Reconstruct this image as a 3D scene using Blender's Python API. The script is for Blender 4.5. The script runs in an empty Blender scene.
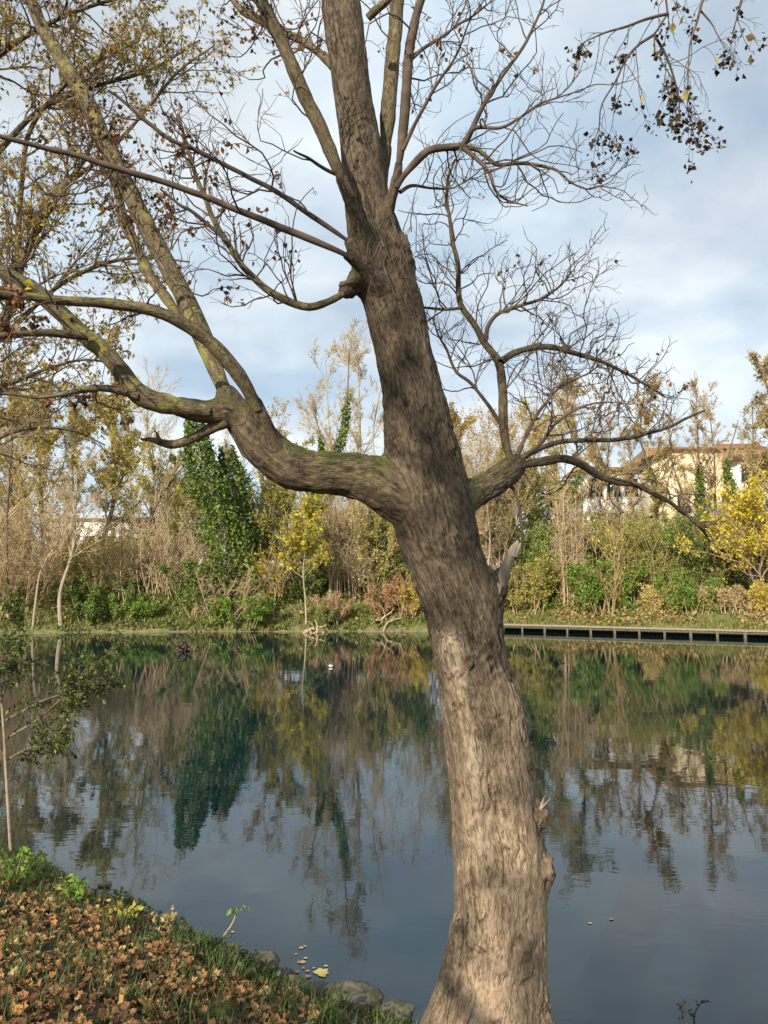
import bpy, math, random
import numpy as np
from mathutils import Vector

SC = bpy.context.scene
COL = SC.collection
RNG = np.random.default_rng(7)
random.seed(7)

# ------------------------------------------------------------------ camera maths
F = 770.0
CAM = np.array([0.0, 0.0, 2.6])
PITCH = math.radians(5.05)
FWD = np.array([0, math.cos(PITCH), math.sin(PITCH)])
UPV = np.array([0, -math.sin(PITCH), math.cos(PITCH)])
RGT = np.array([1.0, 0, 0])


def P(px, py, d):
    """point seen at pixel (px,py) whose world y equals d"""
    v = RGT * ((px - 384) / F) + UPV * ((512 - py) / F) + FWD
    return CAM + v * (d / v[1])


def water_hit(px, py, z=0.0):
    v = RGT * ((px - 384) / F) + UPV * ((512 - py) / F) + FWD
    return CAM + v * ((z - CAM[2]) / v[2])


# ------------------------------------------------------------------ noise
def _hash(i, j, k):
    h = (i * 374761393 + j * 668265263 + k * 2147483647) & 0xFFFFFFFF
    h = ((h ^ (h >> 13)) * 1274126177) & 0xFFFFFFFF
    return ((h ^ (h >> 16)) & 0xFFFF) / 65535.0


def vnoise(p):
    p = np.asarray(p, float)
    i = np.floor(p).astype(np.int64)
    f = p - i
    f = f * f * (3 - 2 * f)
    out = 0
    for a in (0, 1):
        for b in (0, 1):
            for c in (0, 1):
                w = (f[..., 0] if a else 1 - f[..., 0]) * (f[..., 1] if b else 1 - f[..., 1]) * (f[..., 2] if c else 1 - f[..., 2])
                out = out + w * _hash(i[..., 0] + a, i[..., 1] + b, i[..., 2] + c)
    return out


def fbm(p, o=3):
    s, a, t = 0, 1.0, 0
    p = np.asarray(p, float)
    for _ in range(o):
        s = s + a * vnoise(p)
        t += a
        a *= .5
        p = p * 2.03 + 11.3
    return s / t


# ------------------------------------------------------------------ mesh plumbing
class MB:
    def __init__(self):
        self.V, self.Fc, self.n = [], [], 0
        self.A = {}
        self.mi = []

    def add(self, V, faces, attrs=None, mat=0):
        V = np.asarray(V, float).reshape(-1, 3)
        k = len(V)
        for f in (faces if isinstance(faces, list) else [faces]):
            f = np.asarray(f, int)
            self.Fc.append(f + self.n)
            self.mi.append(np.full(len(f), mat))
        self.V.append(V)
        attrs = attrs or {}
        for name, arr in attrs.items():
            if name not in self.A:
                self.A[name] = []
            self.A[name].append((self.n, np.asarray(arr, float)))
        self.n += k
        return self

    def build(self, name, mats, parent=None, smooth=True):
        V = np.concatenate(self.V)
        off = ORG.get(parent.name, np.zeros(3)) if parent else np.zeros(3)
        me = bpy.data.meshes.new(name)
        me.vertices.add(len(V))
        me.vertices.foreach_set('co', (V - off).astype(np.float32).ravel())
        lv = np.concatenate([f.ravel() for f in self.Fc])
        lt = np.concatenate([np.full(len(f), f.shape[1]) for f in self.Fc])
        ls = np.concatenate([[0], np.cumsum(lt)[:-1]])
        me.loops.add(len(lv))
        me.loops.foreach_set('vertex_index', lv.astype(np.int32))
        me.polygons.add(len(lt))
        me.polygons.foreach_set('loop_start', ls.astype(np.int32))
        me.polygons.foreach_set('material_index', np.concatenate(self.mi).astype(np.int32))
        if smooth:
            me.polygons.foreach_set('use_smooth', np.ones(len(lt), bool))
        for an, chunks in self.A.items():
            dim = 3 if chunks[0][1].ndim == 2 else 1
            full = np.zeros((len(V), 3)) if dim == 3 else np.zeros(len(V))
            for (s, a) in chunks:
                full[s:s + len(a)] = a
            at = me.attributes.new(an, 'FLOAT_VECTOR' if dim == 3 else 'FLOAT', 'POINT')
            at.data.foreach_set('vector' if dim == 3 else 'value', full.astype(np.float32).ravel())
        me.update(calc_edges=True)
        for m in (mats if isinstance(mats, (list, tuple)) else [mats]):
            me.materials.append(m)
        o = bpy.data.objects.new(name, me)
        COL.objects.link(o)
        if parent:
            o.parent = parent
        ORG[o.name] = off
        return o


ORG = {}


def tag(o, label, cat, group=None, kind=None):
    o['label'] = label
    o['category'] = cat
    if group:
        o['group'] = group
    if kind:
        o['kind'] = kind
    return o


def thing(name, label, cat, loc, group=None):
    o = bpy.data.objects.new(name, None)
    o.empty_display_size = .2
    COL.objects.link(o)
    o.location = loc
    ORG[o.name] = np.array(loc, float)
    return tag(o, label, cat, group)


def norm(v):
    return v / np.maximum(np.linalg.norm(v, axis=-1, keepdims=True), 1e-9)


def tubes(pts, rad, k=6, twist=0.0, rng=RNG, seedoff=True):
    """batch of tubes -> V, quads, bark coordinate"""
    pts = np.asarray(pts, float)
    rad = np.asarray(rad, float)
    B, n, _ = pts.shape
    t = np.empty_like(pts)
    t[:, 1:-1] = pts[:, 2:] - pts[:, :-2]
    t[:, 0] = pts[:, 1] - pts[:, 0]
    t[:, -1] = pts[:, -1] - pts[:, -2]
    t = norm(t)
    mean = norm(pts[:, -1] - pts[:, 0] + 1e-6)
    ref = np.where(np.abs(mean[:, 2:3]) < .75, np.array([[0, 0, 1.0]]), np.array([[0, 1.0, 0]]))
    n1 = norm(np.cross(t, ref[:, None, :]))
    n2 = np.cross(t, n1)
    th = np.linspace(0, 2 * math.pi, k, endpoint=False)
    c, s = np.cos(th), np.sin(th)
    V = pts[:, :, None, :] + rad[:, :, None, None] * (c[None, None, :, None] * n1[:, :, None, :] + s[None, None, :, None] * n2[:, :, None, :])
    seg = np.linalg.norm(np.diff(pts, axis=1), axis=2)
    S = np.concatenate([np.zeros((B, 1)), np.cumsum(seg, 1)], 1)
    r0 = np.maximum(rad, .004)
    tw = twist * S[:, :, None]
    off = rng.uniform(0, 40, (B, 1, 1)) if seedoff else np.zeros((B, 1, 1))
    bc = np.stack([r0[:, :, None] * np.cos(th + tw) + off, r0[:, :, None] * np.sin(th + tw) + off * .7, np.broadcast_to(S[:, :, None], (B, n, k)) + off], -1)
    a = np.arange(B * n * k).reshape(B, n, k)
    q = np.stack([a[:, :-1], np.roll(a, -1, 2)[:, :-1], np.roll(a, -1, 2)[:, 1:], a[:, 1:]], -1).reshape(-1, 4)
    return V.reshape(-1, 3), q, bc.reshape(-1, 3)


def add_tubes(mb, pts, rad, k=6, **kw):
    extra = kw.pop('attrs', {})
    V, q, bc = tubes(pts, rad, k, **kw)
    A = {'bark_co': bc}
    for n_, v_ in extra.items():
        A[n_] = np.full(len(V), v_)
    mb.add(V, q, A)
    return mb


def resample(pts, n):
    """catmull-rom through control rows (any dims) -> n rows"""
    p = np.asarray(pts, float)
    m = len(p)
    if m == 2:
        t = np.linspace(0, 1, n)[:, None]
        return p[0] * (1 - t) + p[1] * t
    seg = np.linalg.norm(np.diff(p[:, :3], axis=0), axis=1)
    cum = np.concatenate([[0], np.cumsum(seg)])
    u = np.linspace(0, cum[-1], n)
    i = np.clip(np.searchsorted(cum, u, 'right') - 1, 0, m - 2)
    f = ((u - cum[i]) / seg[i])[:, None]
    pe = np.vstack([2 * p[0] - p[1], p, 2 * p[-1] - p[-2]])
    a, b, c, d = pe[i], pe[i + 1], pe[i + 2], pe[i + 3]
    return .5 * (2 * b + (c - a) * f + (2 * a - 5 * b + 4 * c - d) * f ** 2 + (3 * b - a - 3 * c + d) * f ** 3)


def trace(rows, d0, d1, n=40, rmul=1.0):
    """traced limb: rows of (px,py,halfwidth px) -> centreline pts (n,3), radii (n)"""
    r = np.array(rows, float)
    L = np.concatenate([[0], np.cumsum(np.hypot(np.diff(r[:, 0]), np.diff(r[:, 1])))])
    L /= L[-1]
    out = []
    for (x, y, w), t in zip(r, L):
        q = P(x, y, d0 + (d1 - d0) * t)
        out.append([*q, w * rmul / F * np.dot(q - CAM, FWD)])
    o = resample(out, n)
    return o[:, :3], np.maximum(o[:, 3], .0008)


def grow(S, D, L, R, n, wig, trop, rng=RNG, taper=.35, grav=None):
    S, D, L, R = map(lambda a: np.asarray(a, float), (S, D, L, R))
    B = len(S)
    pts = np.zeros((B, n + 1, 3))
    pts[:, 0] = S
    d = norm(D)
    tr = np.array([0, 0, trop]) if grav is None else np.asarray(grav)
    for i in range(n):
        d = norm(d + rng.normal(0, wig, (B, 3)) + tr)
        pts[:, i + 1] = pts[:, i] + d * (L / n)[:, None]
    rad = R[:, None] * (1 - (1 - taper) * np.linspace(0, 1, n + 1)[None])
    return pts, rad


def spawn(pts, rad, m, t0, t1, ang, ratio, rr, rng=RNG, per=None, rmin=.0012, up=0.0, lmin=.05, angj=.3, lens=None, taperlen=.6):
    """children along a batch of branches"""
    B, n, _ = pts.shape
    L = np.linalg.norm(np.diff(pts, axis=1), axis=2).sum(1)
    cnt = np.full(B, m) if per is None else np.maximum(rng.poisson(per * L), 1)
    idx = np.repeat(np.arange(B), cnt)
    N = len(idx)
    t = rng.uniform(t0, t1, N)
    f = t * (n - 1)
    i = np.clip(f.astype(int), 0, n - 2)
    w = (f - i)[:, None]
    S = pts[idx, i] * (1 - w) + pts[idx, i + 1] * w
    T = norm(pts[idx, i + 1] - pts[idx, i])
    pr = norm(np.cross(T, norm(rng.normal(0, 1, (N, 3)))))
    a = rng.normal(ang, angj, N)[:, None]
    D = norm(T * np.cos(a) + pr * np.sin(a) + np.array([0, 0, up]))
    base = L[idx] * ratio if lens is None else np.full(N, lens)
    Lc = np.maximum(base * rng.uniform(.55, 1.2, N) * (1.1 - taperlen * t), lmin)
    Rc = np.maximum((rad[idx, i] * (1 - w[:, 0]) + rad[idx, i + 1] * w[:, 0]) * rr, rmin)
    return S, D, Lc, Rc


def along(pts, N, rng=RNG, t0=.1, t1=1.0, jit=0.0):
    B, n, _ = pts.shape
    b = rng.integers(0, B, N)
    f = rng.uniform(t0, t1, N) * (n - 1)
    i = np.clip(f.astype(int), 0, n - 2)
    w = (f - i)[:, None]
    return pts[b, i] * (1 - w) + pts[b, i + 1] * w + rng.normal(0, jit, (N, 3)) if jit else pts[b, i] * (1 - w) + pts[b, i + 1] * w


def leaves(mb, C, size, rng=RNG, hang=0.0, wid=.62, tint=None, flat=0.0):
    """small folded leaf blades"""
    C = np.asarray(C, float)
    N = len(C)
    if N == 0:
        return mb
    sz = size * rng.uniform(.6, 1.25, N)
    a = norm(rng.normal(0, 1, (N, 3)) * np.array([1, 1, 1 - flat]) + np.array([0, 0, -hang]))
    b = norm(np.cross(a, rng.normal(0, 1, (N, 3)) * np.array([1 - flat, 1 - flat, 1]) + np.array([0, 0, 3 * flat])))
    c = np.cross(a, b)
    s = sz[:, None]
    fold = rng.uniform(.05, .3, N)[:, None] * s
    base, tip = C - a * s * .1, C + a * s
    l = C + a * s * .42 + b * s * wid * .5 + c * fold
    r = C + a * s * .42 - b * s * wid * .5 + c * fold
    V = np.stack([base, l, tip, r], 1).reshape(-1, 3)
    q = np.arange(N * 4).reshape(N, 4)
    f = np.concatenate([q[:, [0, 1, 2]], q[:, [0, 2, 3]]])
    tt = rng.uniform(0, 1, N) if tint is None else tint
    mb.add(V, f, {'tint': np.repeat(tt, 4)})
    return mb


# ------------------------------------------------------------------ materials
def mat(name):
    m = bpy.data.materials.new(name)
    m.use_nodes = True
    nt = m.node_tree
    nt.nodes.clear()
    o = nt.nodes.new('ShaderNodeOutputMaterial')
    return m, nt, nt.nodes, nt.links, o


def ramp(N, stops, interp='LINEAR'):
    r = N.new('ShaderNodeValToRGB')
    e = r.color_ramp.elements
    r.color_ramp.interpolation = interp
    while len(e) < len(stops):
        e.new(.5)
    for el, (p, c) in zip(e, stops):
        el.position = p
        el.color = (*c, 1) if len(c) == 3 else c
    return r


def leaf_mat(name, cols, trans=.35, rough=.55):
    m, nt, N, L, o = mat(name)
    a = N.new('ShaderNodeAttribute')
    a.attribute_name = 'tint'
    r = ramp(N, [(i / max(len(cols) - 1, 1), c) for i, c in enumerate(cols)])
    L.new(a.outputs['Fac'], r.inputs['Fac'])
    p = N.new('ShaderNodeBsdfPrincipled')
    p.inputs['Roughness'].default_value = rough
    p.inputs['Specular IOR Level'].default_value = .3
    L.new(r.outputs['Color'], p.inputs['Base Color'])
    t = N.new('ShaderNodeBsdfTranslucent')
    L.new(r.outputs['Color'], t.inputs['Color'])
    x = N.new('ShaderNodeMixShader')
    x.inputs[0].default_value = trans
    L.new(p.outputs[0], x.inputs[1])
    L.new(t.outputs[0], x.inputs[2])
    L.new(x.outputs[0], o.inputs['Surface'])
    return m


def twig_mat(name, c1, c2, scale=14):
    m, nt, N, L, o = mat(name)
    a = N.new('ShaderNodeAttribute')
    a.attribute_name = 'bark_co'
    n = N.new('ShaderNodeTexNoise')
    n.inputs['Scale'].default_value = scale
    n.inputs['Detail'].default_value = 3
    L.new(a.outputs['Vector'], n.inputs['Vector'])
    r = ramp(N, [(.3, c1), (.7, c2)])
    L.new(n.outputs['Fac'], r.inputs['Fac'])
    p = N.new('ShaderNodeBsdfPrincipled')
    p.inputs['Roughness'].default_value = .85
    p.inputs['Specular IOR Level'].default_value = .2
    L.new(r.outputs['Color'], p.inputs['Base Color'])
    L.new(p.outputs[0], o.inputs['Surface'])
    return m


def bark_mat(name, dark, mid, light, zs=.2, scale=34, moss_col=(.05, .056, .013), bump=.9, dist=.012):
    m, nt, N, L, o = mat(name)

    def math_(op, a=None, b=None, va=None, vb=None, clamp=False):
        q = N.new('ShaderNodeMath')
        q.operation = op
        q.use_clamp = clamp
        for k, (lnk, val) in enumerate(((a, va), (b, vb))):
            if lnk is not None:
                L.new(lnk, q.inputs[k])
            elif val is not None:
                q.inputs[k].default_value = val
        return q.outputs[0]

    a = N.new('ShaderNodeAttribute')
    a.attribute_name = 'bark_co'
    mp = N.new('ShaderNodeMapping')
    mp.inputs['Scale'].default_value = (1, 1, zs)
    L.new(a.outputs['Vector'], mp.inputs['Vector'])
    # warp
    wn = N.new('ShaderNodeTexNoise')
    wn.inputs['Scale'].default_value = scale * .55
    wn.inputs['Detail'].default_value = 3
    L.new(mp.outputs[0], wn.inputs['Vector'])
    ws = N.new('ShaderNodeVectorMath')
    ws.operation = 'MULTIPLY_ADD'
    L.new(wn.outputs['Color'], ws.inputs[0])
    ws.inputs[1].default_value = (.05, .05, .05)
    L.new(mp.outputs[0], ws.inputs[2])
    vo = N.new('ShaderNodeTexVoronoi')
    vo.feature = 'DISTANCE_TO_EDGE'
    vo.inputs['Scale'].default_value = scale
    L.new(ws.outputs[0], vo.inputs['Vector'])
    n1 = N.new('ShaderNodeTexNoise')
    n1.inputs['Scale'].default_value = scale * 2.2
    n1.inputs['Detail'].default_value = 6
    n1.inputs['Roughness'].default_value = .72
    mp3 = N.new('ShaderNodeMapping')
    mp3.inputs['Scale'].default_value = (1, 1, min(zs * 2.2, .6))
    L.new(a.outputs['Vector'], mp3.inputs['Vector'])
    L.new(mp3.outputs[0], n1.inputs['Vector'])
    n2 = N.new('ShaderNodeTexNoise')
    n2.inputs['Scale'].default_value = scale * .22
    n2.inputs['Detail'].default_value = 4
    L.new(a.outputs['Vector'], n2.inputs['Vector'])
    gr = ramp(N, [(0.0, (0, 0, 0)), (.11, (1, 1, 1))])
    L.new(vo.outputs['Distance'], gr.inputs['Fac'])
    # grooves fade in and out with the large noise
    fade = ramp(N, [(.35, (0, 0, 0)), (.62, (1, 1, 1))])
    L.new(n2.outputs['Fac'], fade.inputs['Fac'])
    fg = math_('MULTIPLY', math_('SUBTRACT', None, gr.outputs[0], 1.0), math_('ADD', math_('MULTIPLY', fade.outputs[0], None, None, .65), None, None, .35))
    # winding cracks along the contour of a stretched noise
    nc = N.new('ShaderNodeTexNoise')
    nc.inputs['Scale'].default_value = scale * .7
    nc.inputs['Detail'].default_value = 5
    nc.inputs['Roughness'].default_value = .55
    mp2 = N.new('ShaderNodeMapping')
    mp2.inputs['Scale'].default_value = (1, 1, zs * .6)
    L.new(a.outputs['Vector'], mp2.inputs['Vector'])
    L.new(mp2.outputs[0], nc.inputs['Vector'])
    cd_ = math_('ABSOLUTE', math_('SUBTRACT', nc.outputs['Fac'], None, None, .5))
    cr_ = ramp(N, [(.0, (1, 1, 1)), (.03, (0, 0, 0))])
    L.new(cd_, cr_.inputs['Fac'])
    fg = math_('MAXIMUM', math_('MULTIPLY', fg, None, None, .45), math_('MULTIPLY', cr_.outputs[0], math_('ADD', math_('MULTIPLY', fade.outputs[0], None, None, .7), None, None, .3)))
    nf = N.new('ShaderNodeTexNoise')
    nf.inputs['Scale'].default_value = scale * 1.9
    nf.inputs['Detail'].default_value = 4
    nf.inputs['Roughness'].default_value = .6
    mp4 = N.new('ShaderNodeMapping')
    mp4.inputs['Scale'].default_value = (1, 1, zs * .8)
    mp4.inputs['Location'].default_value = (3.1, 1.7, .4)
    L.new(a.outputs['Vector'], mp4.inputs['Vector'])
    L.new(mp4.outputs[0], nf.inputs['Vector'])
    cf_ = ramp(N, [(.0, (.34, .34, .34)), (.03, (0, 0, 0))])
    L.new(math_('ABSOLUTE', math_('SUBTRACT', nf.outputs['Fac'], None, None, .52)), cf_.inputs['Fac'])
    fg = math_('MAXIMUM', fg, cf_.outputs[0])
    bk = ramp(N, [(.36, (.2, .2, .2)), (.5, (1, 1, 1))])
    nb = N.new('ShaderNodeTexNoise')
    nb.inputs['Scale'].default_value = scale * .7
    nb.inputs['Detail'].default_value = 3
    L.new(a.outputs['Vector'], nb.inputs['Vector'])
    L.new(nb.outputs['Fac'], bk.inputs['Fac'])
    fg = math_('MULTIPLY', fg, bk.outputs[0])
    sm_ = N.new('ShaderNodeAttribute')
    sm_.attribute_name = 'seam'
    fg = math_('MULTIPLY', fg, math_('SUBTRACT', None, sm_.outputs['Fac'], 1.0))
    h = math_('ADD', math_('MULTIPLY', n1.outputs['Fac'], None, None, .6), math_('MULTIPLY', fg, None, None, -.9))
    col = ramp(N, [(.34, dark), (.49, mid), (.64, light)])
    L.new(math_('ADD', math_('MULTIPLY', n1.outputs['Fac'], None, None, .7), math_('MULTIPLY', n2.outputs['Fac'], None, None, .3)), col.inputs['Fac'])
    mixg = N.new('ShaderNodeMix')
    mixg.data_type = 'RGBA'
    L.new(math_('MULTIPLY', fg, None, None, .85), mixg.inputs[0])
    L.new(col.outputs[0], mixg.inputs[6])
    mixg.inputs[7].default_value = (*[c * .55 for c in dark], 1)
    # weathered tan wood where the thing attribute says so
    at = N.new('ShaderNodeAttribute')
    at.attribute_name = 'tan'
    mixt = N.new('ShaderNodeMix')
    mixt.data_type = 'RGBA'
    tanr = ramp(N, [(.3, (.26, .18, .112)), (.5, (.39, .285, .19)), (.72, (.52, .4, .285))])
    L.new(n1.outputs['Fac'], tanr.inputs['Fac'])
    L.new(math_('MULTIPLY', at.outputs['Fac'], math_('SUBTRACT', None, math_('MULTIPLY', fg, None, None, .6), 1.0), clamp=True), mixt.inputs[0])
    L.new(mixg.outputs[2], mixt.inputs[6])
    L.new(tanr.outputs[0], mixt.inputs[7])
    aw = N.new('ShaderNodeAttribute')
    aw.attribute_name = 'worn'
    mixw = N.new('ShaderNodeMix')
    mixw.data_type = 'RGBA'
    L.new(math_('MULTIPLY', aw.outputs['Fac'], None, None, .8, True), mixw.inputs[0])
    L.new(mixt.outputs[2], mixw.inputs[6])
    mixw.inputs[7].default_value = (.52, .43, .34, 1)
    # moss on upward faces
    am = N.new('ShaderNodeAttribute')
    am.attribute_name = 'moss'
    ge = N.new('ShaderNodeNewGeometry')
    sx = N.new('ShaderNodeSeparateXYZ')
    L.new(ge.outputs['Normal'], sx.inputs[0])
    nm = N.new('ShaderNodeTexNoise')
    nm.inputs['Scale'].default_value = 16
    nm.inputs['Detail'].default_value = 6
    L.new(a.outputs['Vector'], nm.inputs['Vector'])
    mv = math_('ADD', math_('MULTIPLY', sx.outputs['Z'], None, None, .4), math_('SUBTRACT', nm.outputs['Fac'], None, None, .6))
    mr = ramp(N, [(.0, (0, 0, 0)), (.3, (1, 1, 1))])
    L.new(mv, mr.inputs['Fac'])
    mixm = N.new('ShaderNodeMix')
    mixm.data_type = 'RGBA'
    L.new(math_('MULTIPLY', mr.outputs[0], am.outputs['Fac'], clamp=True), mixm.inputs[0])
    L.new(mixw.outputs[2], mixm.inputs[6])
    mc = ramp(N, [(.35, moss_col), (.65, tuple(c * 2.0 for c in moss_col))])
    L.new(n1.outputs['Fac'], mc.inputs['Fac'])
    L.new(mc.outputs[0], mixm.inputs[7])
    # yellow-green lichen patches
    al = N.new('ShaderNodeAttribute')
    al.attribute_name = 'lichen'
    lr = ramp(N, [(.5, (0, 0, 0)), (.6, (1, 1, 1))])
    nl = N.new('ShaderNodeTexNoise')
    nl.inputs['Scale'].default_value = 9
    nl.inputs['Detail'].default_value = 7
    nl.inputs['Roughness'].default_value = .7
    L.new(a.outputs['Vector'], nl.inputs['Vector'])
    L.new(nl.outputs['Fac'], lr.inputs['Fac'])
    mixl = N.new('ShaderNodeMix')
    mixl.data_type = 'RGBA'
    L.new(math_('MULTIPLY', lr.outputs[0], al.outputs['Fac'], clamp=True), mixl.inputs[0])
    L.new(mixm.outputs[2], mixl.inputs[6])
    mixl.inputs[7].default_value = (.27, .25, .07, 1)
    p = N.new('ShaderNodeBsdfPrincipled')
    p.inputs['Roughness'].default_value = .9
    p.inputs['Specular IOR Level'].default_value = .2
    L.new(mixl.outputs[2], p.inputs['Base Color'])
    b = N.new('ShaderNodeBump')
    b.inputs['Strength'].default_value = bump
    b.inputs['Distance'].default_value = dist
    L.new(h, b.inputs['Height'])
    L.new(b.outputs[0], p.inputs['Normal'])
    L.new(p.outputs[0], o.inputs['Surface'])
    return m


def noise_mat(name, cols, scale=3.0, rough=.9, bump=.3, detail=6, dist=.02, stretch=(1, 1, 1), spec=.3):
    m, nt, N, L, o = mat(name)
    tc = N.new('ShaderNodeTexCoord')
    mp = N.new('ShaderNodeMapping')
    mp.inputs['Scale'].default_value = stretch
    L.new(tc.outputs['Object'], mp.inputs['Vector'])
    n = N.new('ShaderNodeTexNoise')
    n.inputs['Scale'].default_value = scale
    n.inputs['Detail'].default_value = detail
    n.inputs['Roughness'].default_value = .65
    L.new(mp.outputs[0], n.inputs['Vector'])
    r = ramp(N, [(.28 + .44 * i / max(len(cols) - 1, 1), c) for i, c in enumerate(cols)])
    L.new(n.outputs['Fac'], r.inputs['Fac'])
    p = N.new('ShaderNodeBsdfPrincipled')
    p.inputs['Roughness'].default_value = rough
    p.inputs['Specular IOR Level'].default_value = spec
    L.new(r.outputs['Color'], p.inputs['Base Color'])
    if bump:
        b = N.new('ShaderNodeBump')
        b.inputs['Strength'].default_value = bump
        b.inputs['Distance'].default_value = dist
        L.new(n.outputs['Fac'], b.inputs['Height'])
        L.new(b.outputs[0], p.inputs['Normal'])
    L.new(p.outputs[0], o.inputs['Surface'])
    return m


M = {}
M['bark'] = bark_mat('furrowed_bark', (.04, .029, .018), (.115, .086, .057), (.19, .148, .104), bump=1.0, dist=.014, scale=32)
M['limb_bark'] = bark_mat('limb_bark', (.055, .042, .024), (.135, .105, .062), (.23, .19, .12), scale=46, bump=.8, dist=.008)
M['dark_bark'] = bark_mat('dark_limb_bark', (.03, .022, .015), (.085, .064, .042), (.16, .125, .085), scale=46, bump=.8, dist=.008)
M['far_bark'] = bark_mat('far_bark', (.07, .05, .035), (.15, .115, .08), (.26, .2, .15), scale=14, bump=.3)
M['pale_bark'] = bark_mat('pale_bark', (.2, .16, .11), (.36, .29, .21), (.5, .42, .32), scale=14, bump=.2)
M['deadwood'] = noise_mat('bare_dead_wood', [(.14, .11, .08), (.32, .265, .21), (.46, .39, .32)], scale=30, stretch=(1, 1, .15), bump=.6, dist=.006)
M['twig'] = twig_mat('dark_twig', (.05, .038, .03), (.14, .1, .075))
M['twig_grey'] = twig_mat('grey_twig', (.1, .075, .055), (.22, .165, .12))
M['twig_tan'] = twig_mat('tan_twig', (.28, .2, .105), (.52, .39, .22), 3)
M['twig_pink'] = twig_mat('pinkish_twig', (.36, .265, .155), (.6, .47, .3), 3)
M['twig_olive'] = twig_mat('olive_twig', (.22, .185, .08), (.42, .35, .17), 3)
M['leaf_gold'] = leaf_mat('small_golden_leaf', [(.19, .12, .035), (.37, .25, .06), (.48, .37, .09), (.37, .31, .09)], .45)
M['leaf_brown'] = leaf_mat('dry_brown_leaf', [(.06, .03, .014), (.16, .075, .03), (.3, .15, .06)], .3)
M['leaf_dark'] = leaf_mat('dark_seed', [(.02, .015, .012), (.06, .04, .03)], .1)
M['leaf_yellow'] = leaf_mat('bright_yellow_leaf', [(.34, .27, .02), (.55, .45, .03), (.6, .52, .06)], .4)
M['leaf_amber'] = leaf_mat('amber_leaf', [(.46, .34, .02), (.64, .52, .04), (.68, .6, .07)], .4)
M['leaf_pale'] = leaf_mat('pale_gold_leaf', [(.4, .32, .1), (.6, .5, .14), (.68, .58, .2)], .45)
M['leaf_ivy'] = leaf_mat('ivy_leaf', [(.035, .065, .01), (.1, .155, .024), (.24, .29, .06)], .2, .65)
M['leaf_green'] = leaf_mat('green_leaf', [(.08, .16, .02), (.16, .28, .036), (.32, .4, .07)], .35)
M['leaf_olive'] = leaf_mat('olive_leaf', [(.17, .18, .028), (.33, .33, .055), (.5, .44, .095)], .35)
M['leaf_shade'] = leaf_mat('shaded_leaf', [(.04, .06, .015), (.09, .11, .027), (.18, .19, .055)], .35)  # darker green: the shade over the sapling is put into the leaf colour
M['leaf_rust'] = leaf_mat('rust_leaf', [(.2, .09, .04), (.36, .17, .08), (.44, .26, .12)], .3)
M['leaf_tan'] = leaf_mat('tan_leaf', [(.28, .2, .08), (.44, .32, .14), (.55, .41, .19)], .35)
M['litter'] = leaf_mat('fallen_leaf', [(.06, .032, .016), (.16, .08, .035), (.29, .15, .06), (.4, .2, .075), (.48, .33, .15), (.54, .43, .15)], .12, .75)
M['grass'] = leaf_mat('grass_blade', [(.03, .06, .014), (.06, .1, .024), (.13, .16, .05), (.24, .2, .09)], .3)
M['farground'] = noise_mat('far_ground', [(.05, .045, .02), (.13, .12, .045), (.2, .165, .08), (.1, .12, .035), (.16, .14, .07)], 2.2, bump=.8, dist=.12)
M['soil'] = noise_mat('bank_soil', [(.03, .022, .014), (.07, .05, .03), (.06, .06, .022)], 5, bump=.6, dist=.03)
M['stone'] = noise_mat('grey_stone', [(.035, .032, .02), (.075, .075, .035), (.15, .135, .105), (.2, .185, .15)], 14, bump=1.0, dist=.035, detail=9)
M['darkstone'] = noise_mat('wet_dark_stone', [(.02, .017, .014), (.06, .05, .04)], 9, rough=.4, bump=.5)
M['plank'] = noise_mat('weathered_planks', [(.14, .115, .075), (.27, .23, .15), (.33, .3, .2)], 3, stretch=(.5, 6, 6), bump=.3)
M['bayshade'] = noise_mat('bay_shade_dark', [(.012, .01, .008), (.03, .026, .02)], 5, bump=.3, spec=.05)  # near-black colour for the shade inside the open jetty bays
M['fascia'] = noise_mat('dark_edge_timber', [(.05, .045, .03), (.11, .1, .06), (.17, .15, .09)], 4, stretch=(.5, 6, 6), bump=.3)  # edge timber, darker than the deck planks
M['postwood'] = noise_mat('post_timber', [(.07, .062, .042), (.16, .14, .1)], 7, stretch=(4, 4, .7), bump=.4)
M['white_wall'] = noise_mat('white_render', [(.6, .58, .53), (.72, .7, .66)], .7, bump=.1)
M['cream_wall'] = noise_mat('cream_render', [(.58, .48, .31), (.66, .56, .38)], .7, bump=.1)
M['roof'] = noise_mat('tiled_roof', [(.2, .085, .05), (.33, .15, .085)], 5, stretch=(1, 6, 6), bump=.5, dist=.05)
M['roofbrown'] = noise_mat('brown_roof', [(.2, .12, .065), (.32, .19, .1)], 5, stretch=(1, 6, 6), bump=.5, dist=.05)
M['frame'] = noise_mat('window_frame', [(.5, .48, .44), (.6, .58, .54)], 2, bump=0)
M['grey_roof'] = noise_mat('pale_metal_roof', [(.42, .43, .44), (.55, .56, .58)], 1.5, bump=.1)


def glass_mat():
    m, nt, N, L, o = mat('window_glass')
    p = N.new('ShaderNodeBsdfPrincipled')
    p.inputs['Base Color'].default_value = (.03, .035, .04, 1)
    p.inputs['Roughness'].default_value = .08
    L.new(p.outputs[0], o.inputs['Surface'])
    return m


M['glass'] = glass_mat()


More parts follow.
